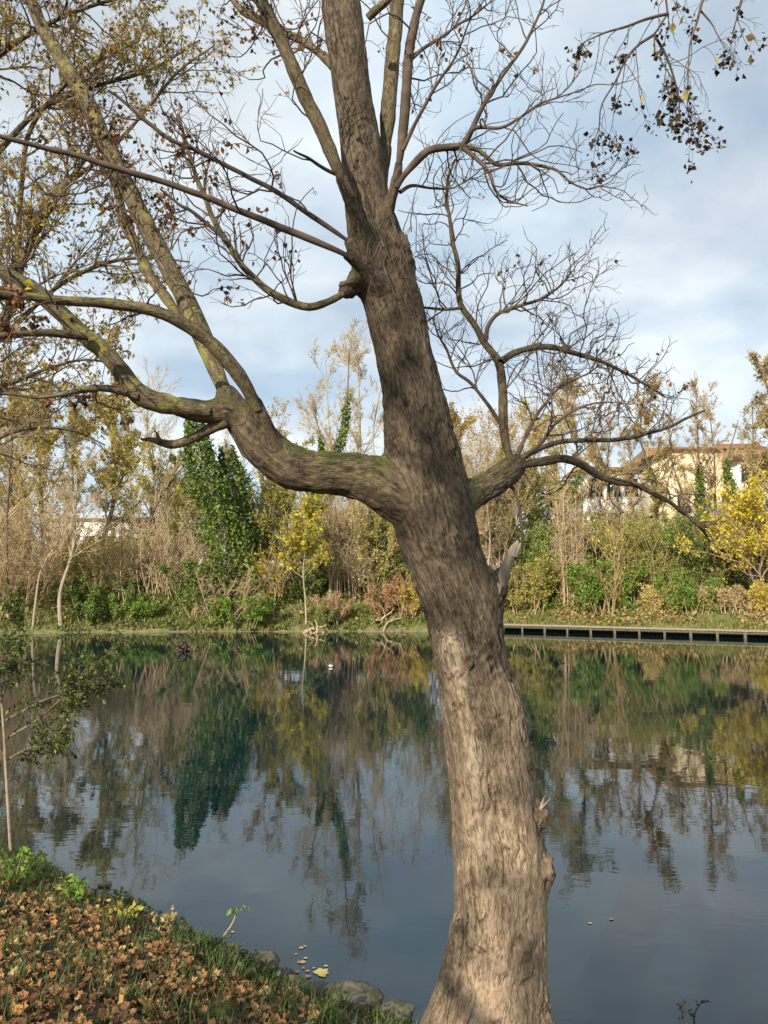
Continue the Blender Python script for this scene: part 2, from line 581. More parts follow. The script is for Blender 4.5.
def plain(name, c, rough=.6):
    m, nt, N, L, o = mat(name)
    n = N.new('ShaderNodeTexNoise')
    n.inputs['Scale'].default_value = 40
    r = ramp(N, [(.3, tuple(x * .8 for x in c)), (.7, c)])
    L.new(n.outputs['Fac'], r.inputs['Fac'])
    p = N.new('ShaderNodeBsdfPrincipled')
    p.inputs['Roughness'].default_value = rough
    L.new(r.outputs[0], p.inputs['Base Color'])
    L.new(p.outputs[0], o.inputs['Surface'])
    return m


def water_mat():
    m, nt, N, L, o = mat('river_water')
    tc = N.new('ShaderNodeTexCoord')
    p = N.new('ShaderNodeBsdfPrincipled')
    p.inputs['Base Color'].default_value = (.0018, .014, .02, 1)
    p.inputs['Roughness'].default_value = .015
    p.inputs['IOR'].default_value = 1.6
    mp = N.new('ShaderNodeMapping')
    mp.inputs['Scale'].default_value = (.8, 1.5, 1)
    mp.inputs['Rotation'].default_value = (0, 0, .25)
    L.new(tc.outputs['Object'], mp.inputs['Vector'])
    n = N.new('ShaderNodeTexNoise')
    n.inputs['Scale'].default_value = 1.6
    n.inputs['Detail'].default_value = 3
    n.inputs['Roughness'].default_value = .5
    n.inputs['Distortion'].default_value = .4
    L.new(mp.outputs[0], n.inputs['Vector'])
    n3 = N.new('ShaderNodeTexNoise')
    n3.inputs['Scale'].default_value = 9
    n3.inputs['Detail'].default_value = 2
    L.new(mp.outputs[0], n3.inputs['Vector'])
    # a breeze patch: small ripples come and go
    n2 = N.new('ShaderNodeTexNoise')
    n2.inputs['Scale'].default_value = .16
    n2.inputs['Detail'].default_value = 2
    L.new(tc.outputs['Object'], n2.inputs['Vector'])
    r2 = ramp(N, [(.42, (.12, .12, .12)), (.62, (1, 1, 1))])
    L.new(n2.outputs['Fac'], r2.inputs['Fac'])
    mu = N.new('ShaderNodeMath')
    mu.operation = 'MULTIPLY'
    L.new(n3.outputs['Fac'], mu.inputs[0])
    L.new(r2.outputs[0], mu.inputs[1])
    b = N.new('ShaderNodeBump')
    b.inputs['Strength'].default_value = .5
    b.inputs['Distance'].default_value = .0033
    L.new(n.outputs['Fac'], b.inputs['Height'])
    b2 = N.new('ShaderNodeBump')
    b2.inputs['Strength'].default_value = .5
    b2.inputs['Distance'].default_value = .0010
    L.new(mu.outputs[0], b2.inputs['Height'])
    L.new(b.outputs[0], b2.inputs['Normal'])
    L.new(b2.outputs[0], p.inputs['Normal'])
    L.new(p.outputs[0], o.inputs['Surface'])
    return m


M['water'] = water_mat()

# ------------------------------------------------------------------ terrain
NEAR_PX = [(-330, 790), (-140, 826), (0, 858), (60, 880), (120, 908), (180, 938), (250, 975), (320, 1003), (400, 1026)]
_ns = np.array([water_hit(a, b)[:2] for a, b in NEAR_PX])
NSX = np.concatenate([[-90, -25], _ns[:, 0], [.6, 1.2, 2.5, 6, 20, 90]])
NSY = np.concatenate([[14, 11.5], _ns[:, 1], [4.25, 4.05, 3.9, 3.7, 2, -4]])


def near_shore(x):
    return np.interp(x, NSX, NSY)


def near_z(x, y):
    x, y = np.asarray(x, float), np.asarray(y, float)
    q = np.stack([x * 1.7, y * 1.7, np.zeros_like(x)], -1)
    t = near_shore(x) - y + (fbm(q, 3) - .5) * .3
    z = np.interp(t, [-6, -2, -.3, 0, .2, .8, 2, 4, 8, 60], [-2, -1.0, -.13, .0, .12, .32, .56, .86, 1.0, 1.25])
    return z + (fbm(q * 2.3 + 5, 3) - .5) * .09


FSX = [-200, -60, -30, -19, -15, -11, 0, 5.4, 5.9, 17.2, 30, 60, 200]
FSY = [34, 35.5, 36.5, 37.2, 38.6, 39, 39.3, 39.4, 41.0, 35.5, 30.5, 26, 22]


def far_shore(x):
    return np.interp(x, FSX, FSY)


def far_z(x, y):
    x, y = np.asarray(x, float), np.asarray(y, float)
    q = np.stack([x * .5, y * .5, np.zeros_like(x)], -1)
    t = y - far_shore(x) + (fbm(q, 3) - .5) * 1.2
    z = np.interp(t, [-4, -1, 0, .5, 1.2, 3, 6, 12, 30, 900], [-2, -.6, .0, .34, .62, 1.55, 2.4, 3.4, 3.9, 5.0])
    return z + (fbm(q * 3, 2) - .5) * .25 * np.clip(t, 0, 1)


def grid_obj(name, xs, ys, zf, m):
    X, Y = np.meshgrid(xs, ys)
    V = np.stack([X, Y, zf(X, Y)], -1).reshape(-1, 3)
    a = np.arange(X.size).reshape(X.shape)
    q = np.stack([a[:-1, :-1], a[:-1, 1:], a[1:, 1:], a[1:, :-1]], -1).reshape(-1, 4)
    mb = MB()
    mb.add(V, q)
    o = mb.build(name, m)
    o['kind'] = 'structure'
    return o


def warp_axis(a, b, c, d, fine, coarse):
    return np.unique(np.concatenate([np.linspace(a, b, coarse), np.arange(b, c, fine), np.linspace(c, d, coarse)]))


grid_obj('near_bank', warp_axis(-90, -7, 4, 90, .06, 30), warp_axis(-60, 1.5, 9, 18, .06, 30), near_z, M['soil'])
grid_obj('far_bank', warp_axis(-200, -32, 32, 200, .5, 24), warp_axis(20, 26, 56, 600, .4, 30), far_z, M['farground'])
mb = MB()
mb.add([(-220, -80, 0), (220, -80, 0), (220, 62, 0), (-220, 62, 0)], np.array([[0, 1, 2, 3]]))
wat = mb.build('water', M['water'], smooth=False)
wat['kind'] = 'structure'

# ------------------------------------------------------------------ the big leaning tree
TD = 3.3
tree_loc = (.46, TD, float(near_z(.46, TD)))
tree = thing('leaning_tree', 'large leaning tree with furrowed tan trunk and mossy limbs standing at the water edge', 'tree', tree_loc)

trunk_rows = [(486, 1200, 96), (486, 1090, 78), (488, 1024, 62), (495, 980, 53), (500, 920, 49), (500, 870, 49), (494, 800, 46.5), (488, 750, 43.5), (482, 700, 40), (468, 640, 38.5),
              (459, 600, 39), (446, 560, 39.5), (434, 520, 41), (426, 480, 40), (418, 440, 36.5), (413, 400, 33), (403, 350, 30), (391, 300, 30), (379, 255, 29),
              (368, 205, 24), (361, 150, 21.5), (353, 100, 20.5), (347, 50, 20.5), (341, 0, 21.5), (334, -70, 20), (326, -160, 17), (322, -260, 12)]
SK = {}
SK['trunk'] = trace(trunk_rows, TD, TD + .05, 130, .965)
SK['big_limb'] = trace([(428, 512, 22), (398, 497, 27), (370, 481, 26), (340, 474, 23), (310, 472, 21.5), (285, 464, 21.5), (265, 447, 21), (248, 427, 18.5), (234, 409, 15), (224, 390, 11)], TD, TD - .12, 50)
SK['right_limb'] = trace([(440, 520, 16), (462, 500, 19), (482, 489, 16.5), (500, 478, 15.5), (516, 464, 13), (521, 460, 8)], TD, TD + .25, 30)
SK['stub_l1'] = trace([(248, 425, 13), (230, 412, 13), (205, 412, 11.5), (175, 406, 11)], TD - .12, TD - .2, 20)
SK['stub_l3'] = trace([(275, 452, 12), (268, 436, 11.5), (260, 413, 9), (245, 385, 8)], TD - .12, TD - .25, 20)
SK['stub_a'] = trace([(376, 262, 13), (371, 236, 10.5), (378, 190, 9), (386, 145, 8)], TD, TD + .12, 20)
SK['stub_b'] = trace([(378, 262, 12), (383, 228, 8.5), (393, 193, 6.5), (400, 160, 5.5)], TD, TD - .15, 20)
SK['stub_c'] = trace([(376, 275, 13), (365, 245, 9.5), (353, 207, 7.5), (340, 175, 7)], TD - .05, TD - .22, 20)
SK['stub_f'] = trace([(375, 283, 15), (356, 284, 11), (342, 294, 7)], TD, TD - .05, 10)
SK['stub_d'] = trace([(380, 285, 12), (364, 269, 7.5), (345, 254, 5.5)], TD - .08, TD - .2, 10)
SK['stub_e'] = trace([(370, 262, 14), (354, 246, 10), (346, 240, 5)], TD - .05, TD - .1, 10)
SK['knot'] = trace([(392, 438, 14), (396, 442, 20), (404, 452, 18)], TD - .04, TD, 8)
SK['knot_b'] = trace([(398, 262, 12), (402, 248, 8), (402, 240, 6)], TD, TD - .05, 8)
SK['burl'] = trace([(522, 880, 12), (536, 870, 18), (548, 866, 15)], TD - .02, TD - .05, 12)
SK['burl_b'] = trace([(522, 822, 10), (538, 814, 13), (546, 808, 7)], TD - .02, TD - .05, 10)
SK['broken'] = trace([(472, 655, 18), (484, 625, 17), (493, 602, 12.5), (500, 582, 9), (505, 568, 7.5)], TD + .02, TD - .05, 18)
SK['ridge'] = trace([(486, 940, 20), (478, 800, 22), (464, 700, 22), (452, 640, 20)], TD - .12, TD - .08, 30)
SK['root_l'] = trace([(474, 920, 22), (458, 985, 22), (440, 1040, 24), (410, 1120, 22)], TD - .06, TD - .12, 20)
SK['root_r'] = trace([(515, 930, 20), (528, 1000, 22), (540, 1080, 26), (560, 1180, 22)], TD - .05, TD - .12, 20)


def build_trunk():
    Vs, Fs, n = [], [], 0
    for k, (p, r) in SK.items():
        t0 = norm(p[0] - p[1])
        t1 = norm(p[-1] - p[-2])
        pp = np.vstack([p[:1] + t0 * r[0] * .45, p[:1] + t0 * r[0] * .3, p, p[-1:] + t1 * r[-1] * .3, p[-1:] + t1 * r[-1] * .45])
        rr = np.concatenate([[2e-4, r[0] * .7], r, [r[-1] * .7, 2e-4]])
        V, q, _ = tubes(pp[None], rr[None], 24)
        Vs.append(V)
        Fs.append(q + n)
        m = len(V)
        Fs.append(np.arange(24)[None, ::-1][:, [0, 6, 12, 18]] + n)
        Fs.append(np.array([[m - 24, m - 18, m - 12, m - 6]]) + n)
        n += m
    me = bpy.data.meshes.new('tmp')
    me.from_pydata(np.concatenate(Vs).tolist(), [], np.concatenate(Fs).tolist())
    o = bpy.data.objects.new('tmp', me)
    COL.objects.link(o)
    md = o.modifiers.new('r', 'REMESH')
    md.mode = 'VOXEL'
    md.voxel_size = .0155
    ms = o.modifiers.new('s', 'SMOOTH')
    ms.factor = .5
    ms.iterations = 9
    su = o.modifiers.new('u', 'SUBSURF')
    su.levels = su.render_levels = 1
    dg = bpy.context.evaluated_depsgraph_get()
    dg.update()
    ev = o.evaluated_get(dg)
    m2 = ev.to_mesh()
    N = len(m2.vertices)
    V = np.zeros(N * 3, np.float32)
    m2.vertices.foreach_get('co', V)
    Nn = np.zeros(N * 3, np.float32)
    m2.vertices.foreach_get('normal', Nn)
    V, Nn = V.reshape(-1, 3).astype(float), Nn.reshape(-1, 3).astype(float)
    lt = np.zeros(len(m2.polygons), np.int32)
    m2.polygons.foreach_get('loop_total', lt)
    lv = np.zeros(len(m2.loops), np.int32)
    m2.loops.foreach_get('vertex_index', lv)
    quads = lv.reshape(-1, 4) if (lt == 4).all() else None
    ev.to_mesh_clear()
    bpy.data.objects.remove(o)
    # straightened bark coordinates
    cp, cr, ct, cs, cid, cn = [], [], [], [], [], []
    names = [k for k in SK if k not in ('ridge', 'root_l', 'root_r', 'burl', 'burl_b', 'knot', 'broken', 'knot_b')]
    for ki, k in enumerate(names):
        p, r = SK[k]
        pe = p
        t = norm(np.gradient(p, axis=0))
        s = np.concatenate([[0], np.cumsum(np.linalg.norm(np.diff(p, axis=0), axis=1))])
        ref = np.array([0, 1.0, 0]) if k in ('trunk',) or k.startswith('stub') else np.array([0, 0, 1.0])
        n1 = norm(np.cross(t, ref))
        cp.append(pe); cr.append(r); ct.append(t); cs.append(s); cid.append(np.full(len(p), ki)); cn.append(n1)
    cp, cr, ct, cs, cid, cn = map(np.concatenate, (cp, cr, ct, cs, cid, cn))
    best = np.full(N, 1e9)
    bi = np.zeros(N, int)
    seam = np.zeros(N)
    for a in range(0, N, 20000):
        d = np.linalg.norm(V[a:a + 20000, None] - cp[None], axis=2) / cr[None]
        bi[a:a + 20000] = d.argmin(1)
        d1 = d.min(1)
        d2 = np.where(cid[None] == cid[bi[a:a + 20000]][:, None], 9, d).min(1)
        seam[a:a + 20000] = np.clip(1 - (d2 - d1) / .35, 0, 1)
    rel = V - cp[bi]
    sloc = cs[bi] + (rel * ct[bi]).sum(1)
    rel = rel - (rel * ct[bi]).sum(1, keepdims=True) * ct[bi]
    u = (rel * cn[bi]).sum(1)
    w = (rel * np.cross(ct[bi], cn[bi])).sum(1)
    th = np.arctan2(w, u) + sloc * .22
    rad = np.maximum(np.hypot(u, w), 1e-4)
    off = cid[bi] * 3.7
    bc = np.stack([rad * np.cos(th) + off, rad * np.sin(th) + off, sloc], 1)
    big = np.clip(cr[bi] / .12, .15, 1)
    # lumps, spiral ridges and furrows in the real surface
    lump = (fbm(V * np.array([7, 7, 3.0]), 3) - .5) * .05
    wv = bc + (fbm(bc * 11, 2)[:, None] - .5) * .05
    rd = 1 - np.abs(2 * fbm(wv * np.array([24, 24, 5.5]), 3) - 1)
    rd = rd * np.clip((fbm(bc * 9 + 31, 2) - .3) * 3.5, 0, 1)
    furrow = -np.clip((rd - .84) / .16, 0, 1) * .013
    fine = (fbm(bc * np.array([60, 60, 26]), 3) - .5) * np.where(V[:, 2] < 2.0, .009, .017)
    lowz = np.clip((4.3 - V[:, 2]) / 1.0, .3, 1)
    # shaggy burls
    hb = np.zeros(N)
    for c, rr_ in ((P(548, 868, TD), .12), (P(540, 815, TD), .085), (P(522, 945, TD - .18), .06), (P(398, 255, TD), .11), (P(352, 280, TD), .09), (P(386, 445, TD - .1), .08), (P(445, 545, TD - .2), .09), (P(478, 655, TD - .18), .09), (P(500, 670, TD - .18), .07)):
        hb = np.maximum(hb, np.clip(1.3 - np.linalg.norm(V - c, axis=1) / rr_, 0, 1))
    shag = (fbm(V * 34, 3) - .45) * .085 * hb
    V2 = V + Nn * ((lump + (furrow * (1 - seam) + fine) * lowz) * big + shag)[:, None]
    z = V[:, 2]
    isl = np.array([names[i] in ('big_limb', 'stub_l1', 'stub_l3') for i in range(len(names))])[cid[bi]]
    isr = np.array([names[i] == 'right_limb' for i in range(len(names))])[cid[bi]]
    nz = fbm(bc * 6, 3)
    tan = np.clip((2.35 - z) / .5, 0, 1) * .85 * np.clip((fbm(bc * np.array([5, 5, 2.0]), 2) - .25) * 3, .5, 1)
    # bare peeled strip running down the left front of the lower trunk
    strip = np.zeros(N)
    pr, _ = trace([(447, 630, 1), (456, 690, 1), (466, 740, 1), (482, 800, 1), (490, 860, 1)], TD - .2, TD - .26, 40)
    for a in range(0, N, 40000):
        dd = np.linalg.norm(V[a:a + 40000, None] - pr[None], axis=2).min(1)
        strip[a:a + 40000] = np.clip(1.2 - dd / .07, 0, 1)
    tan = np.clip(np.maximum(tan, strip * 1.3) * (1 - hb * .5), 0, 1) * ~isl * ~isr
    moss = np.where(isl, .95, np.where(isr, .55, .12 * np.clip((z - 3) / 1, 0, 1)))
    lich = np.where(isl, .14, np.where(isr, .16, .0)) * 1.0
    mb = MB()
    mb.add(V2, quads, {'bark_co': bc, 'tan': tan, 'moss': moss, 'lichen': lich, 'seam': seam, 'worn': np.clip(strip * (1 - isl * 1.0), 0, 1) * np.clip((fbm(bc * np.array([9, 9, 3.0]), 2) - .25) * 3, 0, 1)})
    return mb.build('trunk', M['bark'], tree)


trunk = build_trunk()

# ---- limbs traced on the photograph, each with its own depth
LIMBS = {
    'l1': ([(210, 412, 9.5), (175, 406, 10.5), (150, 400, 10), (136, 391, 10), (122, 372, 9.5), (104, 352, 9), (85, 335, 8.5), (60, 312, 8), (38, 293, 8), (18, 279, 7.5), (0, 268, 7), (-40, 246, 6), (-90, 225, 5)], TD - .2, TD - .55, .8, 1.),
    'l2': ([(234, 409, 12), (222, 385, 11), (212, 360, 10.5), (200, 330, 10), (186, 300, 9.7), (170, 270, 9.3), (155, 242, 9), (140, 214, 8.7), (124, 183, 8.5), (107, 150, 8.2), (92, 112, 7.7), (74, 80, 7.3), (55, 48, 7), (38, 16, 6), (20, -20, 5.5), (-10, -80, 4)], TD - .1, TD + .35, .7, 1.),
    'l3': ([(258, 410, 8.3), (245, 385, 8), (226, 359, 7.5), (205, 338, 7), (180, 321, 6.3), (150, 310, 5.8), (110, 303, 5.3), (70, 300, 5), (30, 298, 4), (-20, 290, 3.5)], TD - .22, TD - .75, .3, .6),
    'l4': ([(182, 324, 5), (170, 303, 5.3), (150, 276, 5.2), (136, 248, 5), (125, 220, 4.6), (116, 190, 4.2), (110, 165, 3.5), (112, 120, 2.5)], TD + .05, TD + .3, .4, .8),
    'l5': ([(228, 420, 7), (208, 430, 5.2), (192, 439, 4.6), (174, 445, 4.4), (160, 443, 4), (150, 440, 2.5), (140, 439, 1.2)], TD - .15, TD - .05, 0, 0),
    'l6': ([(88, 337, 4), (70, 334, 4.2), (45, 332, 4), (20, 333, 3.6), (-10, 338, 3)], TD - .4, TD - .6, .1, .6),
    'l7': ([(138, 396, 4.5), (122, 391, 4.2), (100, 388, 3.6), (78, 391, 3.4), (62, 394, 2.4), (20, 396, 1.8), (-20, 394, 1.2)], TD - .3, TD - .5, .1, 0.4),
    'a': ([(384, 155, 8), (386, 140, 8), (391, 80, 7.8), (395, 30, 7.4), (399, -30, 7), (404, -120, 5)], TD + .12, TD + .3, .2, .5),
    'b': ([(399, 165, 5.4), (403, 130, 5.2), (406, 95, 5), (409, 60, 5), (415, 25, 4.6), (422, -5, 4), (440, -60, 3)], TD - .15, TD - .3, .2, 1),
    'c': ([(343, 182, 6.8), (340, 175, 7), (322, 131, 7), (305, 95, 7), (286, 52, 6.6), (270, 15, 6.4), (256, -15, 6), (230, -70, 5)], TD - .22, TD - .5, .5, .5),
    'd': ([(352, 259, 5.6), (340, 252, 5), (300, 235, 4.6), (250, 215, 4.2), (200, 195, 4), (150, 178, 4), (100, 164, 3.8), (60, 153, 3.4), (0, 138, 3), (-60, 125, 2)], TD - .2, TD - .8, 0.1, .35),
    'e': ([(352, 244, 4), (334, 231, 3.4), (310, 215, 3.3), (275, 191, 3.1), (240, 173, 2.9), (200, 152, 2.8), (165, 135, 2.6), (135, 112, 2.2), (108, 92, 1.6)], TD - .1, TD - .5, .1, .4),
    'f': ([(350, 289, 7), (336, 298, 5.7), (322, 304, 5), (308, 307, 5), (290, 302, 5), (268, 290, 4.7), (248, 272, 4.2), (233, 252, 3.9), (223, 236, 3.5), (210, 210, 3), (198, 180, 2.8), (187, 150, 2.4), (178, 115, 1.8)], TD - .05, TD - .2, .4, 1),
    'f2': ([(223, 237, 3), (205, 222, 2.4), (190, 210, 2.2), (178, 203, 1.8), (160, 188, 1.2)], TD - .17, TD - .3, .1, .8),
    'g': ([(348, 82, 8), (336, 68, 7), (318, 52, 5), (300, 40, 4.8), (280, 30, 4.5), (260, 22, 4.5), (240, 8, 4), (222, -15, 3)], TD + .05, TD + .4, .3, 1),
    'h': ([(368, 18, 4), (376, 10, 4), (386, 2, 3.6), (400, -14, 3)], TD - .05, TD - .1, .3, .5),
    'r1': ([(514, 468, 8.5), (506, 445, 7.2), (503, 420, 6.8), (503, 395, 6.4), (501, 370, 6.2), (496, 357, 5.4), (485, 343, 5), (475, 325, 4.6), (462, 307, 4.2), (459, 290, 3.8), (459, 268, 3.5), (453, 244, 3), (450, 218, 2.6), (446, 195, 2.2), (455, 160, 1.5)], TD + .2, TD + .6, .7, 2),
    'r1b': ([(501, 362, 5), (512, 354, 4.6), (532, 348, 4.3), (553, 347, 4.2), (572, 352, 3.6), (598, 359, 3), (622, 370, 2.4), (645, 384, 1.8), (664, 396, 1.2)], TD + .3, TD + .7, .3, 2.5),
    'r1c': ([(486, 340, 3.4), (488, 326, 3), (498, 314, 2.8), (516, 308, 2.6), (540, 300, 2.2), (560, 286, 1.6), (575, 270, 1)], TD + .35, TD + .2, .3, 2.5),
    'r1d': ([(462, 308, 2.4), (445, 309, 2.2), (428, 307, 1.8), (412, 306, 1.5)], TD + .4, TD + .3, .2, .8),
    'r1e': ([(505, 432, 3), (490, 408, 2.6), (470, 384, 2.4), (456, 372, 2.1), (446, 352, 1.8), (437, 335, 1.4), (432, 318, 1)], TD + .25, TD + .1, .2, 1),
    'r2': ([(512, 466, 8), (528, 464, 7), (545, 461, 6.4), (562, 459, 6), (580, 464, 5.6), (596, 474, 5.2), (612, 481, 5), (632, 484, 4.4), (650, 492, 3.6), (672, 504, 2.8), (694, 522, 2.2), (708, 540, 1.7), (712, 556, 1.1)], TD + .2, TD + .5, .6, 1.6),
    'r3': ([(518, 461, 5), (532, 452, 4), (556, 443, 3.6), (584, 440, 3.4), (612, 440, 3.2), (636, 436, 3), (660, 429, 2.6), (682, 421, 2.2), (702, 411, 1.5)], TD + .2, TD + .75, .2, 1.5),
    'r4': ([(516, 458, 3.6), (524, 440, 3), (534, 420, 2.6), (546, 402, 2.3), (562, 385, 1.8), (585, 374, 1.3), (600, 366, .9)], TD + .22, TD + .55, .2, 1.6),
    'r5': ([(520, 460, 3), (540, 444, 2.5), (556, 424, 2.2), (578, 410, 1.8), (604, 402, 1.2), (632, 404, .8)], TD + .2, TD + .05, .2, 1.6),
    'r6': ([(506, 482, 2.6), (515, 492, 2.2), (519, 510, 2), (521, 528, 1.8), (523, 550, 1.2)], TD + .2, TD + .15, .1, .5),
    'u1': ([(397, 188, 5), (402, 178, 4.8), (414, 164, 4.7), (428, 151, 4.5), (445, 147, 4.4), (463, 144, 4.3), (474, 124, 3.5), (486, 100, 3.1), (498, 82, 2.8), (518, 52, 2.5), (536, 18, 2.1), (548, -12, 1.7), (560, -60, 1)], TD - .15, TD - .35, .2, 1.3),
    'u2': ([(460, 146, 3.2), (478, 150, 2.8), (496, 164, 2.6), (515, 163, 2.6), (535, 164, 2.4), (556, 170, 2.1), (572, 182, 1.7), (588, 190, 1.3), (605, 186, .9)], TD - .22, TD - .1, .2, 1.3),
    'u3': ([(462, 147, 3), (478, 160, 2.6), (488, 172, 2.3), (496, 190, 2), (510, 200, 1.7), (528, 206, 1.2)], TD - .22, TD - .3, .2, 1.2),
    'u4': ([(463, 145, 3), (475, 128, 2.6), (500, 128, 2), (520, 118, 2), (540, 104, 1.7), (560, 96, 1.3), (585, 88, .8)], TD - .22, TD - .4, .2, 1.2),
    'u5': ([(403, 150, 2.6), (416, 122, 2.3), (430, 98, 2.1), (446, 72, 1.9), (458, 52, 1.6), (470, 22, 1.3), (490, -10, .9)], TD - .18, TD - .5, .1, 1.2),
    'u6': ([(410, 60, 2.6), (424, 48, 2.2), (440, 38, 1.9), (462, 22, 1.6), (486, 5, 1.1), (505, -20, .8)], TD - .22, TD - .05, .1, 1.2),
    'u7': ([(400, 192, 2.4), (412, 186, 2), (430, 188, 1.7), (455, 186, 1.3), (478, 172, .9)], TD - .14, TD + .1, .1, 1.5),
    'n1': ([(340, 176, 2), (322, 168, 1.7), (308, 158, 1.4), (294, 150, .9)], TD - .2, TD - .4, 0, 0.3),
}
NTW = {'l1': 5, 'l2': 12, 'l3': 3, 'l4': 6, 'l6': 4, 'l7': 4, 'a': 7, 'b': 8, 'c': 7, 'd': 3, 'e': 6, 'f': 17, 'f2': 13, 'g': 16, 'h': 3, 'r1': 14, 'r1b': 26, 'r1c': 22, 'r1d': 9, 'r1e': 10, 'r2': 13, 'r3': 14, 'r4': 16, 'r5': 14, 'r6': 5, 'u1': 12, 'u2': 13, 'u3': 13, 'u4': 12, 'u5': 12, 'u6': 12, 'u7': 10, 'n1': 4}
NLEAF = {'l2': 220, 'l4': 160, 'l7': 80, 'l6': 60, 'f': 70, 'f2': 50, 'e': 30, 'c': 30, 'u1': 14, 'u5': 14, 'b': 12, 'g': 160, 'u6': 8, 'r1b': 26, 'r1c': 10, 'r3': 16}
for key, (rows, d0, d1, mossv, curl) in LIMBS.items():
    thin = .72 if key[0] in 'ru' else .8 if key in ('d', 'e', 'f', 'f2', 'g') else 1.0
    p, r = trace(rows, d0, d1, 44, thin)
    if key[0] == 'u':
        r = r * np.linspace(1.25, .75, 44)
    j = fbm(p * 9 + hash(key) % 7 * 0 + len(key) * 3.1, 2)[:, None]
    p = p + (np.stack([fbm(p * 7 + 3, 2), fbm(p * 7 + 9, 2), fbm(p * 7 + 15, 2)], 1) - .5) * .035 * np.linspace(0, 1, 44)[:, None]
    mbl = MB()
    r = r * (1 + (fbm(p * 30, 2) - .5) * .25)
    if key in ('l1', 'l2', 'l3', 'a', 'b', 'c', 'd', 'e', 'f', 'r1', 'r2', 'u1', 'g'):
        r[:7] *= np.linspace(.55, 1.02, 7)
    add_tubes(mbl, p[None], r[None], 14 if r[0] > .02 else 9, twist=.4,
              attrs={'moss': mossv * .5, 'lichen': (.85 if key in ('l1', 'l2') else .5 if key in ('l3', 'l4') else .12)})
    thick = r[0] > .012
    lim = mbl.build('limb' if r[0] > .011 else 'branch', (M['dark_bark'] if key[0] == 'r' else M['limb_bark']) if thick else M['twig'], tree)
    if key == 'l5':
        V, q, bc = tubes(resample([P(160, 443, TD - .1), P(157, 434, TD - .1), P(154, 430, TD - .1)], 6)[None], np.linspace(.012, .002, 6)[None], 6)
        MB().add(V, q, {'bark_co': bc}).build('broken_twig', M['twig'], lim)
    if key not in NTW:
        continue
    side = 1 if key[0] in 'ru' else 0
    S, D, L, R = spawn(p[None], r[None], 0, .18, 1, .9, 0, .5, per=NTW[key] * (1.35 if key[0] in 'ru' else 1.1), lens=.46 if key[0] in 'ru' else .5, rmin=.0028, up=.25)
    R = np.minimum(R, .0042)
    p1, r1 = grow(S, D, L, R, 9, .27, .05, taper=.4)
    S, D, L2, R2 = spawn(p1, r1, 0, .15, 1, .8, .5, .6, per=12, rmin=.0016, up=.22, taperlen=.4)
    L2 = np.clip(L2, .06, .32)
    p2, r2 = grow(S, D, L2, R2, 6, .28, .07, taper=.5)
    S, D, L3, R3 = spawn(p2, r2, 0, .2, 1, .8, .5, .8, per=10, rmin=.0012, up=.15)
    p3, r3 = grow(S, D, np.clip(L3, .04, .15), np.minimum(R3, .0014), 3, .25, .05, taper=.6)
    if len(p1) > 9:
        tb = MB()
        add_tubes(tb, p1, r1, 5)
        add_tubes(tb, p2, r2, 4)
        add_tubes(tb, p3, r3, 3)
        tb.build('twigs', M['twig'], lim)
    else:
        # few enough to tell apart: every twig its own piece with its own side shoots
        own = np.linalg.norm(p2[:, None, 0, None] - p1[None], axis=3).min(2).argmin(1)
        own3 = own[np.linalg.norm(p3[:, None, 0, None] - p2[None], axis=3).min(2).argmin(1)]
        for t_ in range(len(p1)):
            tb = MB()
            add_tubes(tb, p1[t_:t_ + 1], r1[t_:t_ + 1], 5)
            if (own == t_).any():
                add_tubes(tb, p2[own == t_], r2[own == t_], 4)
            if (own3 == t_).any():
                add_tubes(tb, p3[own3 == t_], r3[own3 == t_], 3)
            tb.build('twig', M['twig'], lim)
    if key in NLEAF:
        lb = MB()
        C = along(p2, NLEAF[key], t0=.5)
        leaves(lb, np.repeat(C, 2, 0) + RNG.normal(0, .012, (2 * len(C), 3)), .024, hang=1.2, wid=.8)
        lb.build('leaves', M['leaf_brown'], lim)

# splintered grey stump of a torn-off branch
mb = MB()
p, r = trace([(490, 612, 5.5), (497, 594, 6.6), (503, 576, 6), (509, 559, 5), (514, 547, 3.2)], TD - .03, TD - .08, 18)
add_tubes(mb, p[None], (r * (1 + (fbm(p * 25, 2) - .5) * .3))[None], 12)
for dx, dy, w in ((0, 0, 3), (-3, 4, 2.4), (3, 3, 2.2)):
    p, r = trace([(512 + dx, 556, w + 1), (516 + dx, 545 + dy * .4, w), (518 + dx, 540 + dy, .6)], TD - .08, TD - .09, 8)
    add_tubes(mb, p[None], r[None], 7)
bs = mb.build('broken_branch', M['deadwood'], tree)
bs['label'] = 'grey splintered stump of a torn-off branch'
for (a, b, c, d) in ((538, 810, 551, 798), (540, 808, 545, 795)):
    mb = MB()
    p, r = trace([(a, b, 2.2), ((a + c) / 2, (b + d) / 2 + 1, 1.4), (c, d, .3)], TD - .05, TD - .08, 6)
    add_tubes(mb, p[None], r[None], 6)
    mb.build('snag', M['deadwood'], tree)
# cluster of big dead leaves caught on the left limb
mb = MB()
C = np.array([P(RNG.normal(8, 9), RNG.normal(296, 8), TD - .7) for _ in range(16)])
leaves(mb, C, .05, hang=1.2, wid=.7)
mb.build('leaf_cluster', M['leaf_brown'], tree)
mb = MB()
leaves(mb, np.array([P(33, 286, TD - .72), P(31, 289, TD - .71)]), .035, wid=.9)
mb.build('yellow_leaf', M['leaf_amber'], tree)
